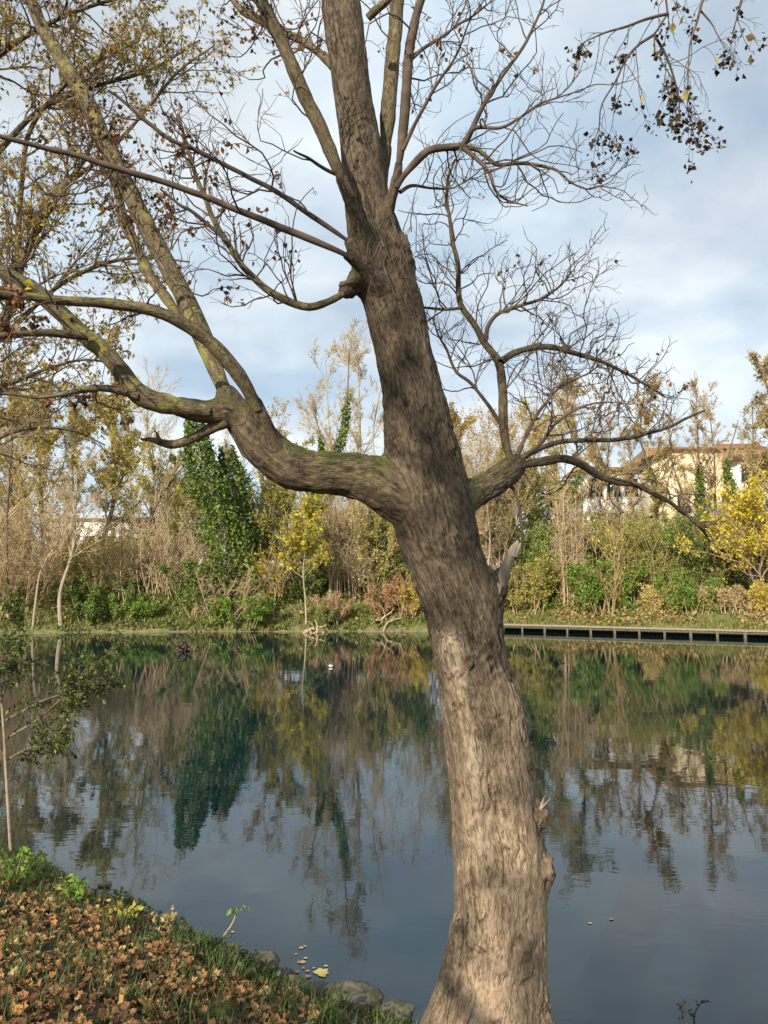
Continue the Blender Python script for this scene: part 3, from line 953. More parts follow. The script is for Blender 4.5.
# epicormic shoots at the fork
S = np.array([P(RNG.uniform(362, 412), RNG.uniform(230, 300), TD - .17) for _ in range(22)])
p1, r1 = grow(S, np.tile([.1, -.35, 1], (22, 1)) + RNG.normal(0, .35, (22, 3)), RNG.uniform(.1, .3, 22), np.full(22, .0025), 6, .15, .05)
mb = MB()
add_tubes(mb, p1, r1, 4)
mb.build('shoots', M['twig_grey'], tree)


# ------------------------------------------------------------------ near trees out at the sides
def stick_tree(root, trunk_p, trunk_r, mats, per1, len1, lv2, lv3, leafm, nleaf, leafsize, up=.3, limbs=None, hang=.6, k0=12, wig=.16, rmax=.02, name_fol='crown'):
    mbt = MB()
    add_tubes(mbt, trunk_p[None], trunk_r[None], k0)
    mbt.build('trunk', mats[0], root)
    allp = [(trunk_p[None], trunk_r[None])] + [(a[None], b[None]) for a, b in (limbs or [])]
    if limbs:
        for a, b in limbs:
            q = MB()
            add_tubes(q, a[None], b[None], 10)
            q.build('limb', mats[0], root)
    P2, R2, P3, R3 = [], [], [], []
    for (pp, rr) in allp:
        S, D, L, R = spawn(pp, rr, 0, .25, 1, .8, 0, .5, per=per1, lens=len1, up=up)
        p1, r1 = grow(S, D, L, np.minimum(R, rmax), 8, wig, .02)
        P2.append(p1); R2.append(r1)
    p1, r1 = np.concatenate(P2), np.concatenate(R2)
    S, D, L, R = spawn(p1, r1, lv2, .15, 1, .75, .5, .55, up=.1, rmin=.002)
    p2, r2 = grow(S, D, L, R, 6, .2, .0)
    S, D, L, R = spawn(p2, r2, lv3, .1, 1, .75, .5, .6, up=.0, rmin=.0013)
    p3, r3 = grow(S, D, L, R, 4, .22, -.04)
    q = MB()
    add_tubes(q, p1, r1, 6)
    add_tubes(q, p2, r2, 4)
    add_tubes(q, p3, r3, 3)
    q.build('branches', mats[1], root)
    if nleaf:
        q = MB()
        C = np.concatenate([along(p3, int(nleaf * .75), t0=.2, jit=.01), along(p2, nleaf - int(nleaf * .75), t0=.4, jit=.01)])
        leaves(q, C, leafsize, hang=hang)
        q.build(name_fol, leafm, root)
    return p1, p2, p3


# golden-leaved tree whose trunk stands just outside the left edge
gx, gy = -3.25, 4.6
gz = float(near_z(gx, gy))
gt = thing('golden_tree', 'small-leaved golden tree at the left edge with twigs hanging behind the mossy limbs', 'tree', (gx, gy, gz))
tp = resample([(gx, gy, gz - .1), (gx + .1, gy, 1.6), (gx + .35, gy, 2.9), (gx + .45, gy, 4.2), (gx + .3, gy + .1, 5.6), (gx + .4, gy, 7)], 40)
gl = [trace([(-110, 470, 9), (-40, 400, 8), (5, 320, 7), (22, 262, 6), (40, 225, 5), (62, 190, 4.5), (84, 160, 3.5), (100, 120, 2.5)], 4.6, 4.4, 30),
      trace([(-60, 420, 7), (-10, 350, 6), (12, 290, 5), (18, 240, 4.5), (22, 180, 4), (30, 130, 3.6), (60, 90, 3.2), (95, 64, 2.6), (140, 40, 1.6)], 4.6, 4.9, 30),
      trace([(-110, 250, 8), (-50, 210, 6), (0, 150, 5), (40, 110, 4), (90, 88, 3.2), (150, 70, 2.4), (200, 40, 1.5)], 4.6, 5.1, 30),
      trace([(-110, 160, 7), (-40, 90, 5), (20, 40, 4), (80, 10, 3), (150, -10, 2)], 4.6, 4.2, 30),
      trace([(10, 330, 4), (60, 285, 3.4), (110, 262, 3), (150, 258, 2.2), (190, 262, 1.2)], 4.5, 4.8, 24),
      trace([(-110, 420, 6), (-30, 400, 4), (30, 375, 3), (80, 360, 2), (120, 365, 1.2)], 4.6, 4.4, 24),
      trace([(-120, 480, 6), (-40, 455, 4), (20, 430, 3), (70, 430, 2), (105, 445, 1.2)], 4.6, 4.5, 24),
      trace([(60, 190, 3.4), (110, 150, 3), (150, 105, 2.6), (180, 70, 2), (215, 45, 1.2)], 4.5, 4.7, 24)]
gl = [(a_, b_ * .62) for a_, b_ in gl]
stick_tree(gt, tp, np.linspace(.13, .05, 40), (M['limb_bark'], M['twig_grey']), 13, .7, 8, 5, M['leaf_gold'], 15000, .029, limbs=gl, hang=.8, up=.05, rmax=.008)

# tree to the right, out of frame, whose branch droops into the top corner
ax_, ay_ = 4.4, .4
az_ = float(near_z(ax_, ay_))
at_ = thing('alder_tree', 'bare branch with dark seed clusters drooping into the top right corner', 'tree', (ax_, ay_, az_))
tp = resample([(ax_, ay_, az_ - .1), (ax_ + .05, ay_, 3), (ax_, ay_ + .1, 5), (ax_ + .1, ay_, 8)], 30)
hub = P(650, 42, 3.0)
lim_a = resample([tuple(tp[18]), (3.6, 1.4, 5.9), (2.4, 2.4, 5.7), tuple(P(690, -40, 3.0)), tuple(P(672, 5, 3.0)), tuple(P(658, 30, 3.0)), tuple(hub), tuple(P(662, 62, 2.95)), tuple(P(678, 88, 2.9))], 46)
hl = [(lim_a, np.concatenate([np.linspace(.05, .014, 28), np.linspace(.013, .003, 18)])),
      trace([(660, 20, 2.2), (640, 24, 2), (622, 30, 1.7), (604, 34, 1.4), (584, 42, .7)], 3.0, 2.9, 16),
      trace([(650, 42, 2.2), (634, 52, 1.8), (622, 66, 1.6), (614, 84, 1.2), (600, 108, 1), (598, 130, .8), (590, 150, .6)], 3.0, 2.95, 18),
      trace([(652, 44, 2), (664, 62, 1.7), (672, 80, 1.4), (678, 100, 1), (680, 124, .7)], 3.0, 3.1, 16),
      trace([(716, -40, 2.6), (704, -5, 2), (697, 22, 1.6), (690, 44, 1.2), (688, 80, .9), (688, 110, .7), (698, 150, .5)], 3.0, 2.9, 18),
      trace([(760, -40, 2.2), (744, -5, 1.4), (738, 15, 1), (732, 34, .6)], 3.0, 3.1, 12),
      trace([(700, 10, 1.4), (712, 24, 1), (718, 36, .7), (728, 50, .5)], 3.0, 3.0, 10)]
q = MB()
add_tubes(q, tp[None], np.linspace(.17, .07, 30)[None], 12)
q.build('trunk', M['far_bark'], at_)
PP = []
for i, (a, b) in enumerate(hl):
    b = b * .75
    if 0 < i < 4:
        k_ = np.linalg.norm(lim_a - a[0], axis=1).argmin()
        a = a + (lim_a[k_] - a[0]) * np.linspace(1, 0, len(a))[:, None]
    q = MB()
    add_tubes(q, a[None], b[None], 8)
    br = q.build('branch', M['twig'], at_)
    S, D, L, R = spawn(a[None], b[None], 0, .55 if i == 0 else .1, 1, .8, 0, .5, per=16 if i else 6, lens=.3, up=-.1, rmin=.0014)
    p1, r1 = grow(S, D, L, np.minimum(R, .0022), 8, .16, -.13, taper=.5)
    S, D, L, R = spawn(p1, r1, 3, .3, 1, .7, .45, .7, rmin=.001, up=-.1)
    p2, r2 = grow(S, D, L, R, 4, .2, -.1, taper=.6)
    q = MB()
    add_tubes(q, p1, r1, 4)
    add_tubes(q, p2, r2, 3)
    q.build('twigs', M['twig'], br)
    PP.append(p1[:, -1])
    PP.append(p2[::2, -1])
PP = np.concatenate(PP)
PP = PP[(PP[:, 2] < P(384, -60, 3)[2])]
PP = PP[RNG.permutation(len(PP))[:64]]
for c_ in PP:
    n_ = int(RNG.integers(6, 16))
    q = MB()
    leaves(q, c_ + RNG.normal(0, .014, (n_, 3)) * [1, 1, 1.6], .021, hang=.5, wid=.9)
    q.build('seed_cluster', M['leaf_dark'], at_)
q = MB()
leaves(q, PP[::2] + RNG.normal(0, .02, (len(PP[::2]), 3)), .035, hang=.6, wid=.8)
q.build('leaves', M['leaf_gold'], at_)

# trees behind the photographer, they dapple the light on the trunk and the bank
for (bx, by, hh, nl) in ((-3.6, -6.0, 8.2, 1000), (-11, -6.5, 7.5, 700)):
    z0 = float(near_z(bx, by))
    bt = thing('shade_tree', 'broad leafy tree on the path behind the viewpoint', 'tree', (bx, by, z0), 'trees behind the path')
    tp = resample([(bx, by, z0 - .1), (bx + .1, by + .1, 2.5), (bx - .1, by, 5), (bx + .2, by, hh)], 30)
    lm = []
    for k in range(8):
        a = k * 2.4
        h = 3 + k * .6
        s0 = np.array([bx, by, h])
        e = s0 + np.array([math.cos(a) * 2.2, math.sin(a) * 2.2, 1.6])
        lm.append((resample([tuple(s0), tuple((s0 + e) / 2 + np.array([0, 0, .3])), tuple(e)], 16), np.linspace(.06, .015, 16)))
    stick_tree(bt, tp, np.linspace(.2, .05, 30), (M['far_bark'], M['twig']), 3, 1.3, 5, 4, M['leaf_gold'], nl, .11, limbs=lm, up=.15)


# sapling at the water edge on the left
s0 = water_hit(12, 868, .06)
sp = thing('sapling', 'pale-stemmed sapling with green leaves at the left edge of the water', 'sapling', tuple(s0))
dd = s0[1]
stem, sr = trace([(12, 885, 1.8), (11, 855, 1.8), (9, 820, 1.7), (6, 770, 1.6), (4, 730, 1.5), (0, 690, 1.3), (-6, 655, 1.3), (-10, 620, .8)], dd, dd - .3, 30)
q = MB()
add_tubes(q, stem[None], sr[None], 8)
q.build('stem', M['pale_bark'], sp)
sl = [trace([(4, 740, 1.5), (40, 718, 1.2), (70, 690, 1), (95, 665, .8), (118, 646, .5)], dd - .1, dd - .7, 14),
      trace([(3, 722, 1.4), (45, 700, 1.1), (80, 690, .8), (110, 682, .5)], dd - .1, dd - .5, 14),
      trace([(7, 760, 1.2), (25, 750, 1), (48, 742, .7), (66, 728, .4)], dd - .1, dd - .4, 12),
      trace([(8, 760, 1.2), (-20, 720, 1), (-30, 690, .7), (-30, 650, .4)], dd - .1, dd - .2, 12),
      trace([(1, 700, 1.2), (16, 660, 1), (20, 630, .6), (14, 600, .4)], dd - .2, dd - .3, 12),
      trace([(0, 692, 1.1), (-6, 670, .8), (-14, 650, .5), (-30, 620, .4)], dd - .2, dd - .6, 12)]
q, lf, P1 = MB(), MB(), []
for a, b in sl:
    add_tubes(q, a[None], b[None], 5)
    S, D, L, R = spawn(a[None], b[None], 0, .15, 1, .8, 0, .6, per=30, lens=.42, up=-.15)
    p1, r1 = grow(S, D, L, np.minimum(R, .003), 6, .15, -.06)
    add_tubes(q, p1, r1, 4)
    P1.append(p1)
q.build('branches', M['twig_grey'], sp)
P1 = np.concatenate(P1)
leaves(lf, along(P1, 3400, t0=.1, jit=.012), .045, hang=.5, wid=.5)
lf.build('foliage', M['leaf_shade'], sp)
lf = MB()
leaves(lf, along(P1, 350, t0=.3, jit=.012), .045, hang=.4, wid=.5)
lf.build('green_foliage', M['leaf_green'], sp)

# ------------------------------------------------------------------ near bank cover


def on_near(n, x0, x1, y0, y1, rng=RNG, lo=.02):
    x, y = rng.uniform(x0, x1, n), rng.uniform(y0, y1, n)
    z = near_z(x, y)
    k = z > lo
    return np.stack([x[k], y[k], z[k]], 1)


def lobed(mb, C, size, rng, tint, tilt=.45):
    N = len(C)
    ang = np.array([0, 26, 52, 84, 115, 150, 180, 210, 245, 276, 308, 334]) * math.pi / 180
    rd = np.array([1.0, .7, .86, .62, .74, .5, .3, .5, .74, .62, .86, .7])
    yaw = rng.uniform(0, 6.28, N)
    s = size * rng.uniform(.55, 1.2, N)
    lx = np.concatenate([[0], rd * np.cos(ang)])
    ly = np.concatenate([[0], rd * np.sin(ang)])
    rr2 = lx ** 2 + ly ** 2
    curl = rng.uniform(-.15, .55, N)
    fold = rng.uniform(-.1, .5, N)
    lz = curl[:, None] * rr2[None] + fold[:, None] * np.abs(ly)[None] + rng.normal(0, .13, (N, 13))
    X = np.broadcast_to(lx, (N, 13)) * s[:, None] * .5
    Y = np.broadcast_to(ly, (N, 13)) * s[:, None] * .5
    Z = lz * s[:, None] * .5
    a, b = rng.normal(0, tilt, N)[:, None], rng.normal(0, tilt, N)[:, None]
    Y, Z = Y * np.cos(a) - Z * np.sin(a), Y * np.sin(a) + Z * np.cos(a)
    X, Z = X * np.cos(b) + Z * np.sin(b), -X * np.sin(b) + Z * np.cos(b)
    c, d = np.cos(yaw)[:, None], np.sin(yaw)[:, None]
    V = np.stack([X * c - Y * d, X * d + Y * c, Z], -1) + C[:, None, :]
    base = np.arange(N)[:, None, None] * 13
    i = np.arange(1, 13)
    tri = np.stack([np.zeros(12, int), i, np.where(i == 12, 1, i + 1)], -1)
    mb.add(V.reshape(-1, 3), (base + tri[None]).reshape(-1, 3), {'tint': np.repeat(tint, 13)})


C = on_near(36000, -5, 2.0, 2.2, 7.6)
dens = fbm(C * 1.3 + 4, 2)
near_w = near_shore(C[:, 0]) - C[:, 1]
C = C[(RNG.uniform(0, 1, len(C)) < np.clip((dens - .3) * 3, .12, 1) * np.clip(near_w * 1.6, .12, 1))]
C[:, 2] += RNG.uniform(.005, .035, len(C))
mb = MB()
lobed(mb, C, .066, RNG, np.clip(RNG.beta(1.7, 1.9, len(C)) * .9 + (fbm(C * 2, 2) - .5) * .5, 0, 1))
C2 = on_near(6000, -10, 9, -6, 2.4)
C2[:, 2] += .015
lobed(mb, C2, .11, RNG, RNG.beta(1.7, 2.0, len(C2)))
o = mb.build('leaf_litter', M['litter'], smooth=False)
tag(o, 'brown and orange fallen leaves covering the near bank', 'leaf litter', kind='stuff')


def blades(mb, C, h, w, rng, lean=.5):
    N = len(C)
    hh = h * rng.uniform(.5, 1.3, N)
    d = norm(np.stack([rng.normal(0, 1, N), rng.normal(0, 1, N), np.zeros(N)], 1))
    s = np.stack([-d[:, 1], d[:, 0], np.zeros(N)], 1)
    ln = rng.uniform(.1, lean, N)[:, None] * hh[:, None]
    ww = (w * rng.uniform(.6, 1.3, N))[:, None]
    up = np.array([0, 0, 1.0])
    rows = []
    for t, k in ((0, 1), (.5, .8), (1, .05)):
        c = C + up * (hh[:, None] * (t - .25 * t * t * lean)) + d * ln * t * t
        rows += [c - s * ww * k * .5, c + s * ww * k * .5]
    V = np.stack(rows, 1).reshape(-1, 3)
    b = np.arange(N)[:, None] * 6
    f = np.concatenate([b + np.array([[0, 1, 3, 2]]), b + np.array([[2, 3, 5, 4]])])
    mb.add(V, f, {'tint': np.repeat(np.clip(rng.beta(1.6, 2.4, N), 0, 1), 6)})


cl = on_near(2100, -5, 2.0, 2.3, 7.5)
cl = cl[fbm(cl * 1.1 + 9, 2) > .38]
cw = near_shore(cl[:, 0]) - cl[:, 1]
extra = []
xs = RNG.uniform(-5, 1.5, 420)
xs = xs[fbm(np.stack([xs * 2.2, xs * 0, xs * 0], 1), 2) > .42]
ys = near_shore(xs) - RNG.uniform(.02, .7, len(xs))
extra = np.stack([xs, ys, near_z(xs, ys)], 1)
cl = np.concatenate([cl, extra])
G = np.repeat(cl, 16, 0)
G[:, :2] += RNG.normal(0, .045, (len(G), 2))
G[:, 2] = near_z(G[:, 0], G[:, 1]) - .005
G = G[G[:, 2] > 0]
mb = MB()
blades(mb, G, .12, .007, RNG, .8)
o = mb.build('bank_grass', M['grass'])
tag(o, 'green and straw grass tufts between the fallen leaves', 'grass', kind='stuff')
# low weeds hugging the waterline
xs = RNG.uniform(-5.5, 1.5, 2600)
ys = near_shore(xs) - np.abs(RNG.normal(0, .28, 2600))
W = np.stack([xs, ys, near_z(xs, ys) + RNG.uniform(.01, .09, 2600)], 1)
W = W[(W[:, 2] > .02) & (fbm(W * 2.5, 2) > .42)]
mb = MB()
leaves(mb, W, .04, flat=.3, wid=.8)
o = mb.build('ground_weeds', M['leaf_shade'])
tag(o, 'low dark weeds creeping along the edge of the near bank', 'weeds', kind='stuff')


for i in range(16):
    c_ = on_near(1, -3.2, .2, 3.3, 5.6)
    if not len(c_):
        continue
    a_ = RNG.uniform(0, 3.14)
    d_ = np.array([math.cos(a_), math.sin(a_), 0])
    l_ = RNG.uniform(.1, .3)
    pt = np.stack([c_[0] + d_ * l_ * k + RNG.normal(0, .012, 3) * [1, 1, 0] for k in (-.5, -.2, .1, .5)])
    pt[:, 2] = near_z(pt[:, 0], pt[:, 1]) + .035
    p = resample(pt, 10)
    q = MB()
    add_tubes(q, p[None], np.linspace(.005, .0018, 10)[None], 6)
    q.add(*tubes(resample(np.stack([p[4], p[4] + np.array([-d_[1], d_[0], .15]) * .05, p[4] + np.array([-d_[1], d_[0], .1]) * .1 + d_ * .03]), 6)[None], np.linspace(.003, .001, 6)[None], 5)[:2])
    tag(q.build('fallen_twig', M['twig_grey']), 'thin dry forked twig lying among the fallen leaves of the near bank', 'twig', 'twigs lying on the near bank')


def weed(px, py, label, n=9, h=.3, m='leaf_green', size=.06, name='weed_plant'):
    s = water_hit(px, py, .3)
    s[2] = near_z(s[0], s[1])
    t = thing(name, label, 'plant', tuple(s))
    p1, r1 = grow(np.tile(s, (n, 1)) + RNG.normal(0, .03, (n, 3)) * [1, 1, 0], np.tile([0, 0, 1.], (n, 1)) + RNG.normal(0, .5, (n, 3)), np.full(n, h) * RNG.uniform(.6, 1.1, n), np.full(n, .003), 6, .1, .02)
    q = MB()
    add_tubes(q, p1, r1, 4)
    q.build('stems', M['twig_olive'], t)
    q = MB()
    leaves(q, along(p1, n * 11, t0=.25, jit=.02), size, flat=.2, wid=.55)
    q.build('foliage', M[m], t)


weed(14, 892, 'bright green leafy weed at the left edge near the sapling foot', 10, .28)
weed(78, 905, 'green weed on the bank rim left of the dark wet stones', 9, .24, 'leaf_green', .055)
weed(118, 925, 'low green weed at the bank rim right of the dark wet stones', 6, .16, 'leaf_olive', .05)
weed(160, 918, 'thin dry weed leaning over the water beside the bank rim', 5, .2, 'leaf_tan', .04)
# yellow-green sprig over the water
s = water_hit(212, 950, .1)
s[2] = near_z(s[0], s[1])
t = thing('sprig', 'lone sprig with a yellow-green leaf tip leaning over the water', 'plant', tuple(s))
p, r = trace([(210, 952, 1.1), (222, 938, 1.0), (232, 924, .8), (236, 914, .6)], s[1], s[1] - .05, 12)
q = MB()
add_tubes(q, p[None], r[None], 6)
q.build('stem', M['twig_tan'], t)
q = MB()
T_ = p[-1]
leaves(q, np.stack([T_ + np.array([dx, 0, dz]) for dx, dz in ((-.02, .02), (-.035, .035), (.02, .02), (.04, .03), (.065, .04), (.085, .05), (0, .0), (.005, -.02), (-.01, .01))]), .045, flat=.0, wid=.6)
q.build('foliage', M['leaf_green'], t)
# drowned twig at lower right
s = water_hit(690, 1030, -.02)
t = thing('water_weed', 'dark leafy twig poking up from the water at the bottom right', 'plant', tuple(s))
rows = [[(684, 1036, 1), (682, 1012, .9), (684, 998, .6)], [(696, 1036, 1.1), (694, 1016, .9), (700, 1004, .6), (706, 1000, .4)], [(684, 1012, .7), (678, 1004, .5)], [(694, 1018, .7), (688, 1012, .5)]]
q, lf = MB(), MB()
for rw in rows:
    p, r = trace(rw, s[1], s[1], 8)
    add_tubes(q, p[None], r[None], 5)
    leaves(lf, along(p[None], 9, t0=.3, jit=.008), .022, wid=.7)
q.build('stem', M['twig'], t)
lf.build('foliage', M['leaf_dark'], t)


def stone(px, py, w, h, label, m='stone', seed=0, zbase=.0, name='stone', squash=.8):
    s = water_hit(px, py, zbase)
    d = np.dot(s - CAM, FWD)
    W, H = w / F * d * .5, h / F * d
    n = 20
    u = np.linspace(0, math.pi, 12)
    v = np.linspace(0, 2 * math.pi, n, endpoint=False)
    U, Vv = np.meshgrid(u, v, indexing='ij')
    D = np.stack([np.sin(U) * np.cos(Vv), np.sin(U) * np.sin(Vv), np.cos(U)], -1)
    f = .6 + .8 * fbm(D * 2.1 + seed * 5.1, 3)[..., None] + .3 * (fbm(D * 6 + seed, 2)[..., None] - .5)
    D = D * f
    D = np.sign(D) * np.abs(D) ** .85
    V = D * np.array([W, W * squash, H * .72]) + np.array([s[0], s[1], zbase])
    a = np.arange(12 * n).reshape(12, n)
    qd = np.stack([a[:-1], a[1:], np.roll(a, -1, 1)[1:], np.roll(a, -1, 1)[:-1]], -1).reshape(-1, 4)
    q = MB()
    q.add(V, qd)
    o = q.build(name, M[m])
    return tag(o, label, 'stone')


stone(262, 968, 36, 20, 'pale mossy stone at the shore right of the lone sprig', seed=1, zbase=.03)
stone(280, 979, 30, 12, 'dark stone in the wet gap beside the pale mossy stone', 'darkstone', 2)
stone(245, 966, 17, 9, 'small grey stone tucked left of the pale mossy stone', seed=3, zbase=.05)
stone(352, 1000, 62, 17, 'broad flat pale stone at the bottom shoreline', seed=4, zbase=.02)
stone(396, 1014, 36, 14, 'rounded grey stone left of the trunk foot', seed=5, zbase=.02)
stone(318, 990, 26, 8, 'half sunk stone between the two larger shore stones', 'darkstone', 6)
stone(105, 886, 14, 4, 'flat dark wet stone in the water off the left bank', 'darkstone', 7)
stone(97, 897, 9, 4, 'smallest dark wet stone close to the left bank', 'darkstone', 8)

# floating leaves
fl = [(296, 954, 0), (301, 948, 0), (305, 946, 0), (299, 962, 0), (306, 958, 0), (296, 972, 0), (300, 981, 0), (303, 968, 0), (308, 976, 0), (314, 968, 0), (318, 984, 0), (323, 976, 0), (309, 990, 0), (297, 988, 0), (329, 988, 0), (326, 966, 0), (308, 971, 0), (302, 962, 0), (244, 948, 0), (232, 932, 0)]


def float_leaf(px, py, label, tint, size, group=None):
    s = water_hit(px, py, .004)
    q = MB()
    lobed(q, s[None], size, RNG, np.array([tint]), .04)
    q.V[0][:, 2] = .004 + np.clip(q.V[0][:, 2] - .004, -.01, .03) * .1 + .001
    o = q.build('floating_leaf', M['litter'], smooth=False)
    tag(o, label, 'leaf', group)


for i, (a, b, _) in enumerate(fl):
    float_leaf(a, b, 'small pale brown leaf floating in the cluster off the shore stones', float(RNG.uniform(.4, .9)), float(RNG.uniform(.035, .075)), 'leaves floating off the shore stones')
float_leaf(320, 973, 'large yellow leaf floating in the middle of the leaf cluster', 1.0, .13)
float_leaf(590, 923, 'left and dimmer of two leaves floating right of the trunk', .75, .05)
float_leaf(611, 919, 'right and brighter of two leaves floating right of the trunk', .95, .05)

# ------------------------------------------------------------------ far bank cover


def on_far(n, x0, x1, t0, t1, rng=RNG):
    x = rng.uniform(x0, x1, n)
    y = far_shore(x) + rng.uniform(t0, t1, n)
    return np.stack([x, y, far_z(x, y)], 1)


C = on_far(26000, -24, 20, .1, 6.5)
C = C[C[:, 2] > .04]
mb = MB()
blades(mb, C, .32, .06, RNG, .9)
o = mb.build('far_grass', leaf_mat('far_grass', [(.09, .13, .025), (.18, .22, .04), (.32, .28, .1), (.17, .24, .045)], .35))
tag(o, 'grass strip along the far bank above the water', 'grass', kind='stuff')
C = on_far(5000, -24, 5.5, .0, 1.0)
C = C[(fbm(C * 1.4 + 3, 2) > .46) & (C[:, 2] > .0)]
mb = MB()
leaves(mb, C + np.array([0, 0, .04]), .13, wid=.8, flat=.3)
o = mb.build('shore_weeds', M['leaf_shade'])
tag(o, 'dark weeds and debris along the far waterline', 'weeds', kind='stuff')
C = on_far(30000, -26, 22, 1.2, 9)
k = fbm(C * .35 + 2, 2)
C = C[k > .47]
C[:, 2] += np.abs(RNG.normal(0, .25, len(C)))
mb = MB()
leaves(mb, C, .14, wid=.9)
o = mb.build('ivy_ground_cover', M['leaf_ivy'])
tag(o, 'dark green ivy ground cover on the far slope', 'ivy', kind='stuff')
C = np.concatenate([on_far(9000, -26, 22, 1.0, 7), on_far(9000, 5, 22, .6, 4)])
C = C[fbm(C * .5 + 7, 2) > .47]
C[:, 2] += np.abs(RNG.normal(0, .15, len(C)))
mb = MB()
leaves(mb, C, .16, wid=.9)
o = mb.build('far_leaf_litter', M['leaf_tan'])
tag(o, 'dry tan leaves and stalks lying on the far slope', 'leaf litter', kind='stuff')


def base_at(px, d):
    x = (px - 384) / F * d * 1.0
    return np.array([x, d, float(far_z(x, d))])


def far_tree(px, d, top, spread, label, name='bare_tree', bark='far_bark', twig='twig_tan', leafm=None, nleaf=0, lsize=.12, lean=0.0, r0=.14, nl=24, ivy=0, ivyh=.7, ivyr=.5, low=.25, up=.55, per2=13, group=None, hang=.4, cat='tree', stems=1, twr=.011, fork=None):
    if px > 430:
        d = max(d + 1.2, float(far_shore((px - 384) / F * d)) + 2.0)
    b = base_at(px, d)
    H = P(px, top, d)[2] - b[2]
    t = thing(name, label, cat, tuple(b), group)
    TP, TR = [], []
    for s in range(stems):
        so = np.array([RNG.normal(0, .25), RNG.normal(0, .25), 0]) * (stems > 1)
        lx = lean + (RNG.normal(0, .12) * H if stems > 1 else 0)
        ctrl = [b + so - [0, 0, .2]]
        for f_ in (.2, .45, .7, 1):
            ctrl.append(b + so + np.array([lx * f_ ** 1.3 + RNG.normal(0, .02) * H, RNG.normal(0, .03) * H, H * f_ * (1 if s == 0 else RNG.uniform(.75, .95))]))
        TP.append(resample(ctrl, 24))
        TR.append(np.linspace(r0, .02, 24) * (1 if s == 0 else .8))
    TP, TR = np.array(TP), np.array(TR)
    q = MB()
    add_tubes(q, TP, TR, 9)
    q.build('trunk', M[bark], t)
    S, D, L, R = spawn(TP, TR, nl, low, .97, .85, 0, .55, lens=spread * 1.45, up=up * .7, rmin=.014, taperlen=.55)
    p1, r1 = grow(S, D, L, np.minimum(R, .06), 9, .13, .05, taper=.25)
    S, D, L, R = spawn(p1, r1, per2, .15, 1, .65, .42, .5, up=.2, rmin=twr)
    p2, r2 = grow(S, D, np.maximum(L, .25), np.minimum(R, .02), 6, .15, .05, taper=.5)
    nleaf = int(nleaf * 3.2)
    S, D, L, R = spawn(p2, r2, 7, .15, 1, .6, .5, .6, up=.15, rmin=twr * .7)
    p3, r3 = grow(S, D, np.maximum(L, .2), np.minimum(R, twr), 4, .15, .03, taper=.6)
    q = MB()
    add_tubes(q, p1, r1, 5)
    add_tubes(q, p2, r2, 3)
    add_tubes(q, p3, r3, 3)
    q.build('crown' if not nleaf else 'branches', M[twig], t)
    if nleaf:
        q = MB()
        leaves(q, np.concatenate([along(p3, int(nleaf * .8), t0=.1, jit=.06), along(p2, nleaf - int(nleaf * .8), t0=.3, jit=.05)]), lsize, hang=hang)
        q.build('crown', M[leafm], t)
    if ivy:
        q = MB()
        n = ivy
        tt = RNG.uniform(0, ivyh, n) ** .9
        idx = np.clip((tt * 23).astype(int), 0, 22)
        si = RNG.integers(0, stems, n)
        c = TP[si, idx] + (TP[si, idx + 1] - TP[si, idx]) * RNG.uniform(0, 1, n)[:, None]
        a = RNG.uniform(0, 6.28, n)
        lum = fbm(np.stack([np.cos(a) * 1.2 + si * 3, np.sin(a) * 1.2, c[:, 2] * .75], 1), 3)
        rad = ivyr * (.25 + 1.5 * lum ** 1.2) * (1.15 - .75 * (tt / ivyh) ** 2.2) * RNG.uniform(.72, 1.05, n)
        c = c + np.stack([np.cos(a) * rad, np.sin(a) * rad, RNG.normal(0, .12, n) - .15 * rad], 1)
        leaves(q, c, .15, hang=.9, wid=.95)
        q.build('ivy', M['leaf_ivy'], t)
    return t


